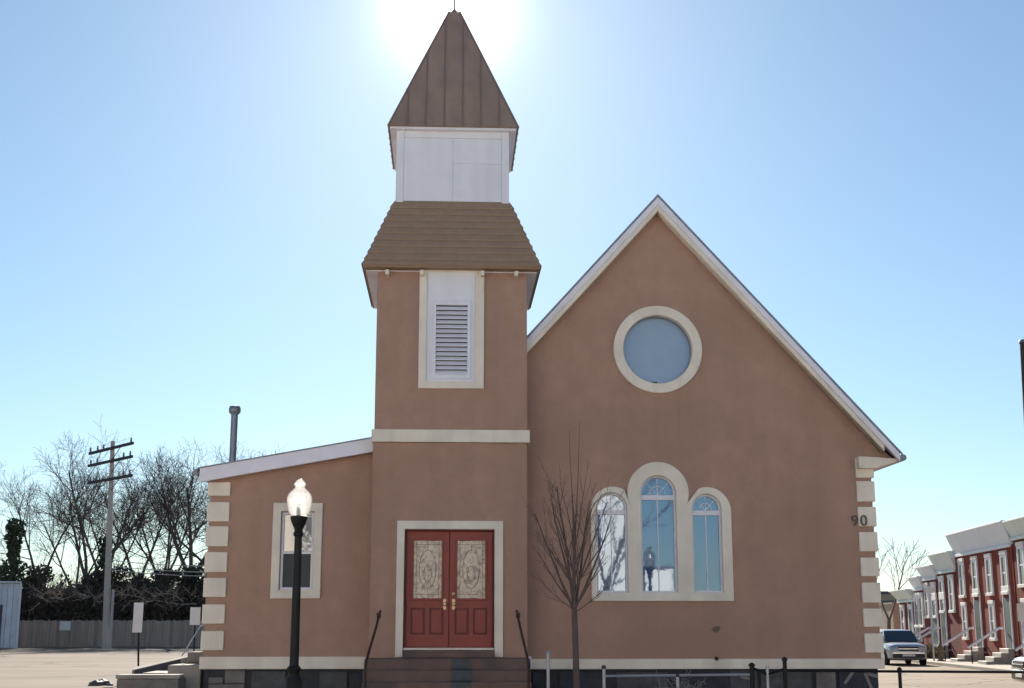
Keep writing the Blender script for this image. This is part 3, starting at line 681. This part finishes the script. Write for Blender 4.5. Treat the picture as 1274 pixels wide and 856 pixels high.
far = [(-41.0, 117, 13.5, .22, 1, 'bare tree at the far left edge above the pale shed', 2, 0, 0),
       (-37.6, 118, 15.6, .26, 2, 'broad spreading bare tree left of the utility pole', 3, 0, .3),
       (-34.6, 114, 13.5, .24, 3, 'straight bare tree with ivy covered trunk just left of the utility pole', 2, 9.5, 0),
       (-32.6, 117, 14.5, .24, 4, 'forked bare tree directly behind the utility pole', 2, 6, .2),
       (-29.8, 116, 13.0, .22, 5, 'crooked low forking bare tree just right of the utility pole', 3, 4, -.4),
       (-27.6, 115, 15.2, .34, 6, 'thick trunked bare tree with ivy between the pole and the church wing', 3, 7, .2),
       (-25.4, 118, 13.8, .24, 7, 'tall bare tree nearest the left corner of the church', 3, 5, .3),
       (-22.6, 122, 9.5, .20, 8, 'bare tree partly hidden behind the corner of the side wing', 2, 4, 0)]
far += [(-36.0, 121, 13.0, .20, 12, 'slim bare tree farther back, between the spreading tree and the pole', 2, 0, 0),
        (-31.2, 122, 13.5, .20, 13, 'slim bare tree farther back, right behind the utility pole', 3, 0, 0),
        (-39.4, 122, 12.5, .20, 14, 'slim bare tree farther back, above the ivy column', 3, 0, 0),
        (-24.0, 120, 12.5, .20, 15, 'slim bare tree farther back, beside the church corner', 3, 3, 0)]
for f in far: far_tree(*f, group=None)
# ivy covered snag at far left
rg = random.Random(44)
sn = thing('ivy_covered_snag', 'dark column of ivy on a dead trunk above the pale shed', 'tree', (-42.1, 113.2, 0))
MB().tube([(0, 0, 0), (.1, 0, 5), (0, 0, 10)], [.35, .28, .15], 8).build('trunk', 'farbark', sn, True)
lv = MB()
for i in range(18):
    z = .5+i*.56; w = 1.25 if z < 7.0 else (.55 + (.28 if 8.8 < z else 0)); leaves(lv, (0, 0, z), (w, w, .6), 170, .17, rg)
lv.build('ivy', 'ivy', sn)
# bushes of the thicket
bush_spots = [(-44.3, 114.5, 6.8, 2.2), (-40.3, 114.6, 6.8, 1.9), (-38.2, 113.6, 4.8, 1.8), (-36.0, 114.0, 6.0, 2.0), (-33.6, 113.3, 6.6, 1.9), (-31.4, 114.2, 5.6, 1.9), (-29.0, 113.4, 6.4, 2.1), (-26.8, 114.0, 6.9, 2.0), (-24.6, 113.2, 6.0, 2.0), (-22.2, 114.5, 6.2, 2.2), (-19.5, 116, 6.0, 2.4)]
for i, (x, y, h, w) in enumerate(bush_spots):
    w *= 1.2
    rg = random.Random(100+i)
    t = thing('overgrown_bush', ['overgrown bush above the far left end of the pale shed', 'overgrown bush just right of the ivy column', 'low overgrown bush left of the notice on the fence', 'overgrown bush behind the square notice', 'tall ivy bush left of the utility pole', 'low bush right behind the utility pole', 'ivy bush just right of the utility pole', 'tallest dark bush between the pole and the tall sign', 'dark bush behind the tall sign post', 'dark bush behind the small white sign', 'dark bush beside the corner of the church wing'][i], 'bush', (x, y, 0), 0, 'overgrown bushes behind the wooden fence')
    st = MB(); lv = MB()
    for k in range(5):
        a = rg.uniform(0, 2*PI); e = Vector((math.cos(a)*w*.5, math.sin(a)*w*.4, h*rg.uniform(.7, 1.0)))
        st.tube([(0, 0, 0), (e.x*.5, e.y*.5, e.z*.5), tuple(e)], [.07, .05, .02], 5, False)
        for q in range(6):
            branch(st, e*rg.uniform(.45, 1.0), Vector((rg.uniform(-1, 1), rg.uniform(-1, 1), 1.1)).normalized(), 1.9, .03, 2, OT, rg)
    for k in range(13):
        z = h*(k+.5)/13; ww = w*(1.0 if z < h*.6 else .8)
        leaves(lv, (rg.uniform(-.5, .5)*ww, rg.uniform(-.4, .4)*ww, z*.96), (ww*rg.uniform(.5, .8), ww*.55, h*.085), 210, .15, rg)
    st.build('stems', 'farbark', t); lv.build('foliage', 'bush', t)
rg = random.Random(77); dv = MB()
for k in range(70): branch(dv, Vector((rg.uniform(-39.5, -26), rg.uniform(111.6, 112.2), rg.uniform(3.4, 4.3))), Vector((rg.uniform(-1, 1), -.2, rg.uniform(-.2, .6))).normalized(), rg.uniform(.7, 1.5), .035, 2, OT, rg)
tag(dv.build('dead_creeper', 'deadvine'), 'band of pale dead creeper hanging over the thicket behind the fence', 'creeper', kind='stuff')
# far wood behind everything: reads as one mass
rg = random.Random(9); fwood = MB()
for i in range(260):
    x = -75 + i*.27; y = 128 + rg.uniform(-3, 8)
    if x < -4: branch(fwood, Vector((x, y, 0)), Vector((rg.uniform(-.2, .2), 0, 1)).normalized(), rg.uniform(3.5, 6.0), .09, 1, OT, rg)
for i in range(1500):
    x = -78 + rg.uniform(0, 62); fwood_h = rg.uniform(.0, 5.2) * (1 if rg.random() < .8 else 1.15)
    leaves(fwood, (x, 131+rg.uniform(-2, 2), fwood_h), (.9, .5, .6), 22, .26, rg)
tag(fwood.build('distant_wood', 'farbark'), 'mass of thin bare stems of the wood beyond the fence', 'wood', kind='stuff')
# ------------------------------------------------------------------ wooden fence: bays of boards
FN = thing('wooden_fence', 'weathered grey board fence along the back of the parking lot', 'fence', (-44.0, 110.75, 0))
b0 = MB()
for k in range(20):
    x = k*.152; b0.box(x+.006, x+.146, rnd.uniform(-.012, .012), .03, .03, 2.12+rnd.uniform(-.05, .05))
b0.box(0, 3.04, .031, .08, .4, .49); b0.box(0, 3.04, .031, .08, 1.6, 1.69)
me = None
for i in range(11):
    if me is None: o = b0.build('board_panel', 'wood', FN); me = o.data; o['kind'] = 'stuff'
    else: o = link('board_panel', me, FN); o['kind'] = 'stuff'
    o.location = (i*3.08, 0, 0)
    p = box('fence_post', 'wood', i*3.08-.036, i*3.08-.002, -.03, .12, 0, 2.2, FN)
    # cap of bay: nothing
sg = thing('notice_board', 'small square white notice fixed to the wooden fence', 'sign', (-36.45, 110.6, 0))
box('panel', 'signwhite', -.45, .45, -.01, .02, 1.32, 2.05, sg, .01)
# ------------------------------------------------------------------ utility pole
UP = thing('utility_pole', 'tall weathered utility pole with three crossarms at the back of the lot', 'utility pole', (-30.66, 102.57, 0))
MB().tube([(0, 0, 0), (-.15, 0, 5), (-.42, 0, 15.75)], [.28, .24, .16], 12).build('pole', 'pole', UP, True)
MB().tube([(.42, -.25, 0), (.40, -.25, 4.4)], .11, 8).build('conduit', 'pole', UP, True)
for j, (z, dz, xo) in enumerate(((15.15, .30, -.45), (14.15, .26, -.45), (12.75, .20, -.4))):
    c = Vector((xo, -.25, z)); e = Vector((1.95, -.9, dz))
    a = MB(); p0, p1 = c-e, c+e; s = .10
    up = Vector((0, 0, s)); sd = Vector((.04, .09, 0))
    a.hexa([p0-sd-up, p1-sd-up, p1+sd-up, p0+sd-up, p0-sd+up, p1-sd+up, p1+sd+up, p0+sd+up])
    arm = a.build('crossarm', 'darkpole', UP)
    for q in ((-.95, -.62, -.35, .9) if j == 0 else (-.9, -.6, .6, .9)):
        pc = c + e*q + Vector((0, 0, .1)); MB().lathe([(.05, 0), (.09, .12), (.06, .22), (.08, .30), (.03, .36)], tuple(pc), 8).build('insulator', 'pipe', arm)
    MB().tube([c+e*.45+Vector((0, .08, 0)), Vector((xo+.02, -.1, z-1.0))], .03, 5).build('brace', 'darkpole', arm)
for k, (z0, z1, z2) in enumerate(((6.6, 5.9, 6.5), (6.2, 5.4, 6.0), (5.9, 5.1, 5.7))):
    pts = []
    for i in range(15):
        t = i/14; pts.append((-30.9+16*t, 102.3-1.5*t, z0+(z2-z0)*t - 4*.45*t*(1-t)))
    tag(MB().tube(pts, .03, 5).build('overhead_cable', 'cable'), ['uppermost of the three pale cables from the pole to the church', 'middle one of the three pale cables by the church wing', 'lowest of the three pale cables by the church wing'][k], 'cable', 'cables strung from the utility pole')
# ------------------------------------------------------------------ signs, shed
sp1 = thing('sign_post', 'grey sign seen from behind on a thin black post in the lot', 'sign', (-10.87, 39.77, 0))
MB().tube([(0, 0, 0), (-.12, 0, 2.36)], .03, 8).build('post', 'iron', sp1)
s_ = MB(); s_.hexa([(-.25, -.045, 1.44), (.03, -.045, 1.44), (.03, -.03, 1.44), (-.25, -.03, 1.44), (-.24, -.045, 2.30), (.04, -.045, 2.30), (.04, -.03, 2.30), (-.24, -.03, 2.30)]); s_.build('panel', 'sign', sp1)
db = MB(); rg = random.Random(3)
for k in range(26):
    a = rg.uniform(0, 6.28); q = rg.uniform(.1, .75); s = rg.uniform(.05, .16); db.lathe([(s, 0), (s*.8, s*.5), (s*.2, s*.75)], (-.1+q*math.cos(a)*1.2, -.3+q*math.sin(a)*.5, 0), 6)
o = db.build('rubble_heap', 'slate'); o.location = (-10.15, 38.6, .01); o.scale = (1.7, 1.5, 1.6); tag(o, 'low heap of dark rubble round the foot of the sign post', 'rubble', kind='stuff')
sp2 = thing('small_sign', 'small white sign on a post next to the left corner of the church', 'sign', (-12.87, 55, 0))
MB().tube([(0, .05, 0), (0, .05, 2.3)], .035, 6).build('post', 'iron', sp2)
box('panel', 'signwhite', -.21, .21, -.02, .0, 1.68, 2.38, sp2, .01)
SH = thing('metal_shed', 'pale corrugated metal shed at the left edge of the lot', 'shed', (-36.55, 100, 0), R(22))
sh = MB()
for k in range(30): sh.box(-.4*(k+1)+.02, -.4*k, (.0 if k % 2 else .07), .4, .1, 4.75)
sh.build('front_wall', 'shed', SH)
box('body', 'shed', -11.9, -.05, .41, 8, 0, 4.7, SH)
box('roof', 'shed', -12.1, .15, -.2, 8.2, 4.77, 4.9, SH, .02)
box('corner_post', 'sign', .0, .18, -.08, .2, 0, 4.76, SH, .01)
box('door', 'slate', -3.2, -1.05, -.03, .02, .05, 3.2, SH)

# ------------------------------------------------------------------ rowhouses
RROT = PI/2 - RPH
def house(a0, a1, h, ch, brick, corn, label, nwin, doors, flare=.42, top_extra=0.0):
    """front faces local +y (out into the street); local x runs away from the camera"""
    w = a1-a0
    t = thing('row_house', label, 'house', rw(a0, 0), RROT, 'brick row houses along the side street')
    wall = box('wall', brick, 0, w-.01, -9, 0, 0, h-ch*.25, t)
    f = flare
    MB().hexa([(-.02, .01, h-ch), (w, .01, h-ch), (w, -.4, h-ch), (-.02, -.4, h-ch), (-.02, f, h), (w+f*.6, f, h), (w+f*.6, -.4, h), (-.02, -.4, h)][3::-1] + [(-.02, f, h), (w+f*.6, f, h), (w+f*.6, -.4, h), (-.02, -.4, h)][::-1]).build('cornice', corn, t)
    box('cornice_moulding', corn, -.01, w+.02, .012, .10, h-ch-.10, h-ch+.02, t, .01)
    box('cornice_cap', corn, -.03, w+f*.6+.03, -.4, f+.05, h+.002, h+.07, t, .01)
    zu = (h-ch-1.85, h-ch-.35)
    def window(x, z0, z1, ww=.82):
        fr = MB()
        fr.box(x-ww/2, x-ww/2+.09, .0, .07, z0, z1); fr.box(x+ww/2-.09, x+ww/2, .0, .07, z0, z1)
        fr.box(x-ww/2+.091, x+ww/2-.091, .0, .06, z1-.12, z1); fr.box(x-ww/2+.091, x+ww/2-.091, .0, .05, (z0+z1)/2-.03, (z0+z1)/2+.03)
        fo_ = fr.build('window', 'fascia' if a0 > -1 else 'white', t)
        box('pane', 'darkglass', x-ww/2+.12, x+ww/2-.12, .005, .02, z0, z1-.1, fo_)
        box('sill', 'signwhite', x-ww/2-.06, x+ww/2+.06, .0, .12, z0-.13, z0-.002, fo_, .01)
        box('lintel', 'signwhite', x-ww/2-.04, x+ww/2+.04, .0, .09, z1+.002, z1+.15, fo_, .01)
    for k in range(nwin): window(w*(k+.5)/nwin, *zu)
    used = []
    for kd in doors:
        x = w*(kd+.5)/nwin; used.append(kd)
        d = box('door', 'carblack' if kd % 3 else 'greendoor', x-.42, x+.42, .01, .05, .75, 2.75, t, .01)
        box('door_frame', 'fascia', x-.50, x-.43, .0, .06, .72, 2.9, d, .01); box('door_frame', 'fascia', x+.43, x+.50, .0, .06, .72, 2.9, d, .01)
        box('transom', 'signwhite', x-.5, x+.5, .0, .08, 2.902, 3.25, d, .01)
        for s in range(4):
            box('doorstep', 'marble', x-.62, x+.62, .005+.3*s if s else .05, .3*(s+1)+.0, .1, .74-.165*s, t, .02)
        if a0 > 5: continue
        rl = MB(); rl.tube([(x+.6, .1, 1.55), (x+.6, .25, 1.55), (x+.6, 1.5, .80), (x+.6, 1.55, .75)], .055, 6); rl.build('stair_rail', 'white', t)
        rp_ = MB(); rp_.tube([(x+.6, 1.42, .1), (x+.6, 1.42, .84)], .03, 6); rp_.build('rail_post', 'iron', t)
    for k in range(nwin):
        if k not in used and a0 < -1: window(w*(k+.5)/nwin, 1.15, 2.55, .7)
    return t
house(-19, -8.9, 5.72, .62, 'brickdark', 'cornicegreen', 'nearest brick row house, cut by the right edge of the picture', 5, (2,), .3)
house(-8.7, 0, 5.78, .9, 'brick', 'cornice', 'red brick row house with the largest grey cornice and four upper windows', 4, (0, 2), .32)
house(.02, 3.6, 5.03, .8, 'brickdark', 'cornicegreen', 'second brick row house with pale green cornice, beyond the largest one', 2, (1,), .32)
house(3.62, 6.5, 4.55, .55, 'brickdark', 'cornice', 'third brick row house with thin grey cornice', 2, (0,), .28)
house(6.52, 8.6, 4.1, .55, 'brick', 'cornice', 'fourth brick row house, low and narrow, with grey cornice', 2, (1,), .26)
house(8.62, 12.4, 3.5, .5, 'brickdark', 'cornicegreen', 'farthest low brick row house at the end of the row', 2, (0,))
# weeds and dry shrubs along the fronts
for i, (a, l, s) in enumerate(((3.0, .9, .55), (4.6, 1.1, .5), (1.6, 1.2, .35), (6.4, 1.0, .45))):
    rg = random.Random(300+i); lv = MB()
    for k in range(6): leaves(lv, (rg.uniform(-.5, .5)*s*2, rg.uniform(-.3, .3)*s, s*rg.uniform(.3, 1.0)), (s*.6, s*.5, s*.45), 130, .07, rg)
    o = lv.build('dry_shrub', 'drygrass'); o.location = rw(a, l, .13)
    tag(o, ['dry shrub beyond the steps of the second row house', 'dry straw coloured shrub farthest along the row house fronts', 'low dry shrub nearest the white stair rails', 'dry shrub behind the parked silver car'][i], 'shrub', 'dry shrubs along the row house fronts')
# street signs on posts along the row
for (px, Y, z, lab) in ((1148, 60.5, 3.3, 'thin pale post with a crossbar sign beyond the parked silver car'), (1258, 50, 2.35, 'pale sign on a post by the nearest row house steps')):
    X = (px-637)/1650*Y*1.0
    t = thing('street_sign', lab, 'sign', (X, Y, .1))
    MB().tube([(0, 0, 0), (0, 0, z)], .045, 6).build('post', 'sign', t)
    if Y > 55: box('panel', 'signwhite', -.22, .22, -.05, -.03, z-.30, z-.08, t, .01)
    else: box('panel', 'signwhite', -.17, .17, -.07, -.05, z-.65, z, t, .01)
hy = thing('fire_hydrant', 'small dull fire hydrant on the pavement beside the silver car', 'hydrant', rw(-3.2, 1.75, .13))
MB().lathe([(.17, 0), (.17, .05), (.11, .06), (.11, .5), (.14, .52), (.14, .56), (.1, .66), (.03, .72), (.03, .78)], n=14).build('barrel', 'drygrass', hy, True)
MB().tube([(-.2, 0, .4), (.2, 0, .4)], .05, 8).build('nozzle', 'drygrass', hy, True)
# far end of the street
fb = thing('tan_building', 'tan building at the far end of the side street', 'building', (22.2, 78.5, 0))
box('wall', 'tan', -.1, .5, 0, 6, 0, 2.9, fb); box('roof', 'tan', -.14, .54, -.05, 6.1, 2.902, 3.0, fb)
box('door', 'carblack', .56, .62, .8, 1.8, .0, 2.3, fb)
fb2 = thing('blue_building', 'distant blue grey building beyond the parked cars', 'building', (30.0, 110, 0))
box('wall', 'bluewall', -3.5, 1.2, 0, 8, 0, 3.4, fb2); box('roof', 'roofing', -3.7, 1.4, -.2, 8.2, 3.402, 3.7, fb2)
for k in range(3): box('window', 'darkglass', -2.9+k*1.3, -2.2+k*1.3, -.03, .0, 1.2, 2.4, fb2)
for i, (xx, yy, ww_, hh, mm, lab) in enumerate(((42, 190, 9, 5.5, 'brickdark', 'distant dark brick block closing the side street'), (62, 205, 10, 6.5, 'tan', 'distant tan block behind the row houses'), (22, 215, 8, 5.0, 'bluewall', 'distant grey block behind the church'))):
    t = thing('distant_building', lab, 'building', (xx, yy, 0))
    box('wall', mm, -ww_, ww_, 0, 9, 0, hh, t); box('roof', 'roofing', -ww_-.2, ww_+.2, -.2, 9.2, hh+.002, hh+.4, t)
    for k in range(6): box('window', 'darkglass', -ww_+1+k*2.6, -ww_+2.1+k*2.6, -.05, -.002, 1.4, 3.0, t)
OS = dict(OT); OS.update(depth=2, kids=(6, 6), jit=(.08, .12, .15), ang=((18, 40), (20, 45)), rmin=.014)
far_tree(21.2, 76.5, 5.8, .11, 21, 'slender bare street tree between the church and the row houses', 2, 0, .1, o=OS)
# ------------------------------------------------------------------ cars
def car(loc, rz, paint, label, group=None, w=.84):
    """local x runs from the nose backwards, z up; nose points to -x"""
    t = thing('parked_car', label, 'car', loc, rz, group)
    st = [(0, .66, .32, .74), (.05, .74, .28, .82), (.22, .80, .24, .88), (.7, .82, .22, .93), (1.25, .835, .22, .95), (1.9, .84, .22, .98), (3.0, .84, .22, 1.0), (3.8, .83, .22, 1.02), (4.3, .80, .26, 1.02), (4.5, .74, .34, .95), (4.55, .55, .42, .8)]
    mb = MB(); n = 12
    for x, hw, z0, z1 in st:
        hw *= w/.84; zm = z0+(z1-z0)*.45
        ring = [(hw*.80, z0), (hw*.97, z0+.08), (hw, zm), (hw*.985, z1-.14), (hw*.93, z1-.04), (hw*.6, z1+.015)]
        ring = ring + [(-a, b) for a, b in ring[::-1]]
        mb.v += [(x, a, b) for a, b in ring]
    for i in range(len(st)-1):
        for k in range(n):
            k2 = (k+1) % n; q = i*n; mb.f.append((q+k, q+n+k, q+n+k2, q+k2))
    mb.f.append(tuple(range(n))); mb.f.append(tuple((len(st)-1)*n+k for k in range(n))[::-1])
    body = mb.build('body', paint, t, True)
    # cabin
    cs = [(1.22, .72, .95, .97), (1.98, .62, .97, 1.44), (2.4, .61, .98, 1.50), (3.2, .61, 1.0, 1.49), (3.75, .62, 1.0, 1.40), (4.28, .70, 1.0, 1.03)]
    cb = MB()
    for x, hw, z0, z1 in cs:
        hw *= w/.84
        cb.v += [(x, hw+.09, z0), (x, hw, z1-.04), (x, hw*.7, z1), (x, -hw*.7, z1), (x, -hw, z1-.04), (x, -hw-.09, z0)]
    for i in range(len(cs)-1):
        for k in range(5): q = i*6; cb.f.append((q+k, q+6+k, q+7+k, q+k+1))
    cb.build('cabin', paint, t, True)
    k = w/.84
    ws = MB(); ws.add([(1.25, -.70*k, .985), (1.25, .70*k, .985), (1.93, .60*k, 1.425), (1.93, -.60*k, 1.425), (1.22, -.70*k, 1.0), (1.22, .70*k, 1.0), (1.90, .60*k, 1.44), (1.90, -.60*k, 1.44)], [(0,1,2,3), (7,6,5,4), (0,4,5,1), (1,5,6,2), (2,6,7,3), (3,7,4,0)])
    ws.build('windshield', 'carglass', t)
    rwg = MB(); rwg.add([(4.24, -.66*k, 1.06), (4.24, .66*k, 1.06), (3.8, .58*k, 1.38), (3.8, -.58*k, 1.38), (4.28, -.66*k, 1.075), (4.28, .66*k, 1.075), (3.84, .58*k, 1.395), (3.84, -.58*k, 1.395)], [(3,2,1,0), (4,5,6,7), (0,1,5,4), (1,2,6,5), (2,3,7,6), (3,0,4,7)]); rwg.build('rear_window', 'carglass', t)
    for s in (-1, 1):
        for xs in ((1.55, 2.02, 2.62, 2.62), (2.72, 2.72, 3.6, 3.9)):
            g = MB(); yb, yt = (.805*k)*s, (.64*k)*s; ob = .015*s
            pts = [(xs[0], yb, 1.02), (xs[3], yb, 1.02), (xs[2], yt, 1.40), (xs[1], yt, 1.40)]
            g.add([(a, b-ob, c) for a, b, c in pts] + [(a, b+ob, c) for a, b, c in pts], [(3,2,1,0), (4,5,6,7), (0,1,5,4), (1,2,6,5), (2,3,7,6), (3,0,4,7)])
            g.build('side_window', 'carglass', t)
        hl = MB(); hl.hexa([(-.01, s*.44*k, .63), (.10, s*.79*k, .64), (.30, s*.79*k, .66), (.2, s*.44*k, .63), (.02, s*.44*k, .80), (.13, s*.78*k, .81), (.30, s*.77*k, .82), (.2, s*.44*k, .80)])
        hl.build('headlight', 'lens', t, bevel=.01)
        tl = MB(); tl.box(4.44, 4.53, min(s*.5, s*.74)*k, max(s*.5, s*.74)*k, .74, .9); tl.build('tail_light', 'door', t)
        mi = MB(); mi.box(1.62, 1.78, min(s*.86, s*1.02)*k, max(s*.86, s*1.02)*k, .98, 1.10); mi.build('mirror', paint, t, bevel=.03)
        for x in (.85, 3.6):
            whl = MB(); whl.lathe([(.20, -.10), (.30, -.10), (.325, -.07), (.325, .07), (.30, .10), (.20, .10)], n=20)
            o = whl.build('wheel', 'tyre', t, True); o.location = (x, s*.76*k, .325); o.rotation_euler = (PI/2, 0, 0)
            rm = MB(); rm.lathe([(.215, -.112), (.20, -.104), (.07, -.09), (.05, -.105), (.02, -.112)], n=20); rm.v = [(a, b, c if s > 0 else -c) for a, b, c in rm.v]
            rm.build('rim', 'rim', o, True)
            MB().lathe([(.39, -.02), (.39, .02)], n=24).build('wheel_arch', 'carblack', t).matrix_local = Matrix.Translation((x, s*.815*k, .345)) @ Matrix.Rotation(PI/2, 4, 'X')
    gr = MB(); gr.box(-.022, .1, -.42*k, .42*k, .61, .79); gr.build('grille', 'carblack', t, bevel=.015)
    box('grille_bar', 'chrome', -.035, -.023, -.41*k, .41*k, .69, .715, t)
    gi = MB(); gi.box(-.012, .14, -.66*k, .66*k, .34, .49); gi.build('lower_intake', 'carblack', t, bevel=.015)
    box('bumper_trim', 'chrome', -.02, .1, -.66*k, .66*k, .50, .56, t, .01)
    box('licence_plate', 'signwhite', -.03, -.013, -.26, .26, .39, .48, t, .005)
    return t
car_a = car(rw(-6.2, 3.8), RROT, 'carwhite', 'silver car with dark windshield parked facing the camera on the side street')
car_b = dup(car_a, rw(-.3, 4.75), RROT, 'second silver car half hidden behind the first at the church corner')
for o in (car_a, car_b): o['group'] = 'cars parked on the side street'
car((12.45, 33.5, .0), R(-4), 'carred', 'nose of a dark car with bright hood entering at the right edge')

# ------------------------------------------------------------------ railings in front of the nave
PF = thing('pipe_fence', 'low galvanised pipe fence in front of the nave basement', 'fence', (0, 22.3, .1))
for x, z, m in ((.59, 1.06, 'galv'), (1.5, .83, 'galv'), (2.7, .70, 'galv')):
    p = MB().tube([(x, 0, 0), (x, 0, z)], .028, 8).build('post', m, PF, True)
    MB().lathe([(.034, 0), (.04, .03), (.02, .06)], (x, 0, z), 8).build('post_cap', 'darkpole' if x > 1 else 'galv', p, True)
MB().tube([(1.5, 0, .715), (3.9, 0, .74)], .02, 6).build('top_rail', 'galv', PF, True)
MB().tube([(.59, 0, .45), (1.5, 0, .45), (3.9, 0, .45)], .014, 6).build('lower_rail', 'galv', PF, True)
IF = thing('iron_railing', 'black iron railing and gate posts running from the nave corner to the right', 'railing', (0, 22.3, .0))
for x, z, r in ((3.92, .97, .04), (4.46, 1.06, .035), (6.33, .90, .03), (8.4, .90, .03)):
    p = MB().tube([(x, 0, 0), (x, 0, z)], r, 8).build('post', 'iron', IF, True)
    MB().lathe([(r*1.3, 0), (r*1.4, .03), (r*.5, .06)], (x, 0, z), 8).build('post_cap', 'iron', p, True)
MB().tube([(4.17, 0, 0), (4.17, 0, .98)], .025, 8).build('post', 'galv', IF, True)
MB().tube([(4.46, 0, .90), (8.6, 0, .875)], .022, 6).build('top_rail', 'iron', IF, True)
MB().tube([(3.92, 0, .95), (4.17, 0, .84), (4.46, 0, .93)], .022, 6).build('chain', 'iron', IF, True)
MB().tube([(4.46, 0, .30), (8.6, 0, .28)], .016, 6).build('lower_rail', 'iron', IF, True)
# leafless vine scrambling over the pipe fence
rg = random.Random(70); vn = MB()
OV = dict(OT); OV.update(depth=2, jit=(.5, .6, .6), rmin=.006, up=-.02, kids=(6, 4), seg=5)
for k in range(8): branch(vn, Vector((rg.uniform(-.4, .4), rg.uniform(-.1, .1), .2)), Vector((rg.uniform(-.6, .9), 0, .8)).normalized(), .5, .014, 0, OV, rg)
o = vn.build('dead_vine', 'vine'); o.location = (2.75, 22.35, .05); tag(o, 'pale leafless vine tangled on the fence under the triple window', 'vine')
# stain of mud on the wall by the window
rg = random.Random(5); st_ = MB(); pr = [(rg.uniform(.03, .095)*math.cos(k*PI/9)*1.2, rg.uniform(.03, .085)*math.sin(k*PI/9)) for k in range(18)]
st_.add([(4.86+a, NY-.001, 1.56+b) for a, b in pr] + [(4.86+a*.7, NY-.003, 1.56+b*.7) for a, b in pr], [(k, (k+1) % 18, 18+(k+1) % 18, 18+k) for k in range(18)] + [tuple(range(18, 36))])
st_.build('wall_stain', 'mud', CH)
# dark pole at the right edge
dp = thing('dark_pole', 'dark flat topped wooden pole at the right edge of the picture', 'pole', (11.85, 30, 0))
MB().tube([(-.02, 0, 0), (-.02, 0, 5), (.06, 0, 8.06)], [.17, .165, .16], 14).build('shaft', 'darkpole', dp, True)
MB().lathe([(.175, 0), (.18, .05), (.17, .07)], (.06, 0, 8.02), 14).build('cap', 'pipe', dp, True)

# ------------------------------------------------------------------ across the street, out of view: mirrored in windows, outer houses added for fill light
def opposite(x0, x1, h, m, label, nw):
    t = thing('painted_house', label, 'house', ((x0+x1)/2, -8, 0), 0, 'sunlit houses across the street')
    w = (x1-x0)/2
    box('wall', m, -w, w, -9, 0, 0, h, t); box('roof', 'roofing', -w-.1, w+.1, -9.3, .3, h+.002, h+.25, t)
    for k in range(nw):
        x = -w + 2*w*(k+.5)/nw
        for z in (1.3, 4.8):
            f = box('window', 'fascia', x-.6, x+.6, .0, .08, z, z+1.9, t); box('pane', 'darkglass', x-.45, x+.45, .081, .1, z+.15, z+1.75, f)
M['pinkwall'] = mat('pale_pink_wall', (.70, .62, .54), .85, .05, 1.0)
opposite(-1.5, 8.15, 9.2, 'whitewall', 'white painted house across the street, mirrored in the left arched window', 3)
opposite(-12, -1.6, 9.8, 'pinkwall', 'pale house across the street, mirrored in the glass of the red doors', 4)
opposite(-26, -12.1, 9.0, 'whitewall', 'wide white house across the street, mirrored in the side window', 5)
opposite(-48, -26.1, 8.5, 'pinkwall', 'long pale house added farthest left across the street for fill light', 7)  # unseen, added to bounce sunlight back onto the shaded church front
opposite(22, 40, 9.2, 'pinkwall', 'long pale house added across the street beyond the corner for fill light', 6)  # also unseen, added on this side for more bounced light
WB = thing('white_patch_box', 'white box added across the street to make the bright patch in the middle arched window', 'white box', (9.5, -8, 0))  # plain white box, added so its reflection brightens the middle window
box('wall', 'whitewall', -.6, .6, -4, 0, 0, 4.1, WB); box('roof', 'roofing', -.7, .7, -4.1, .1, 4.102, 4.2, WB)
far_tree(6.4, -4.5, 9.0, .16, 33, 'bare tree across the street, mirrored in the left arched window', 2, 0, .2, m='bark', o=OS)
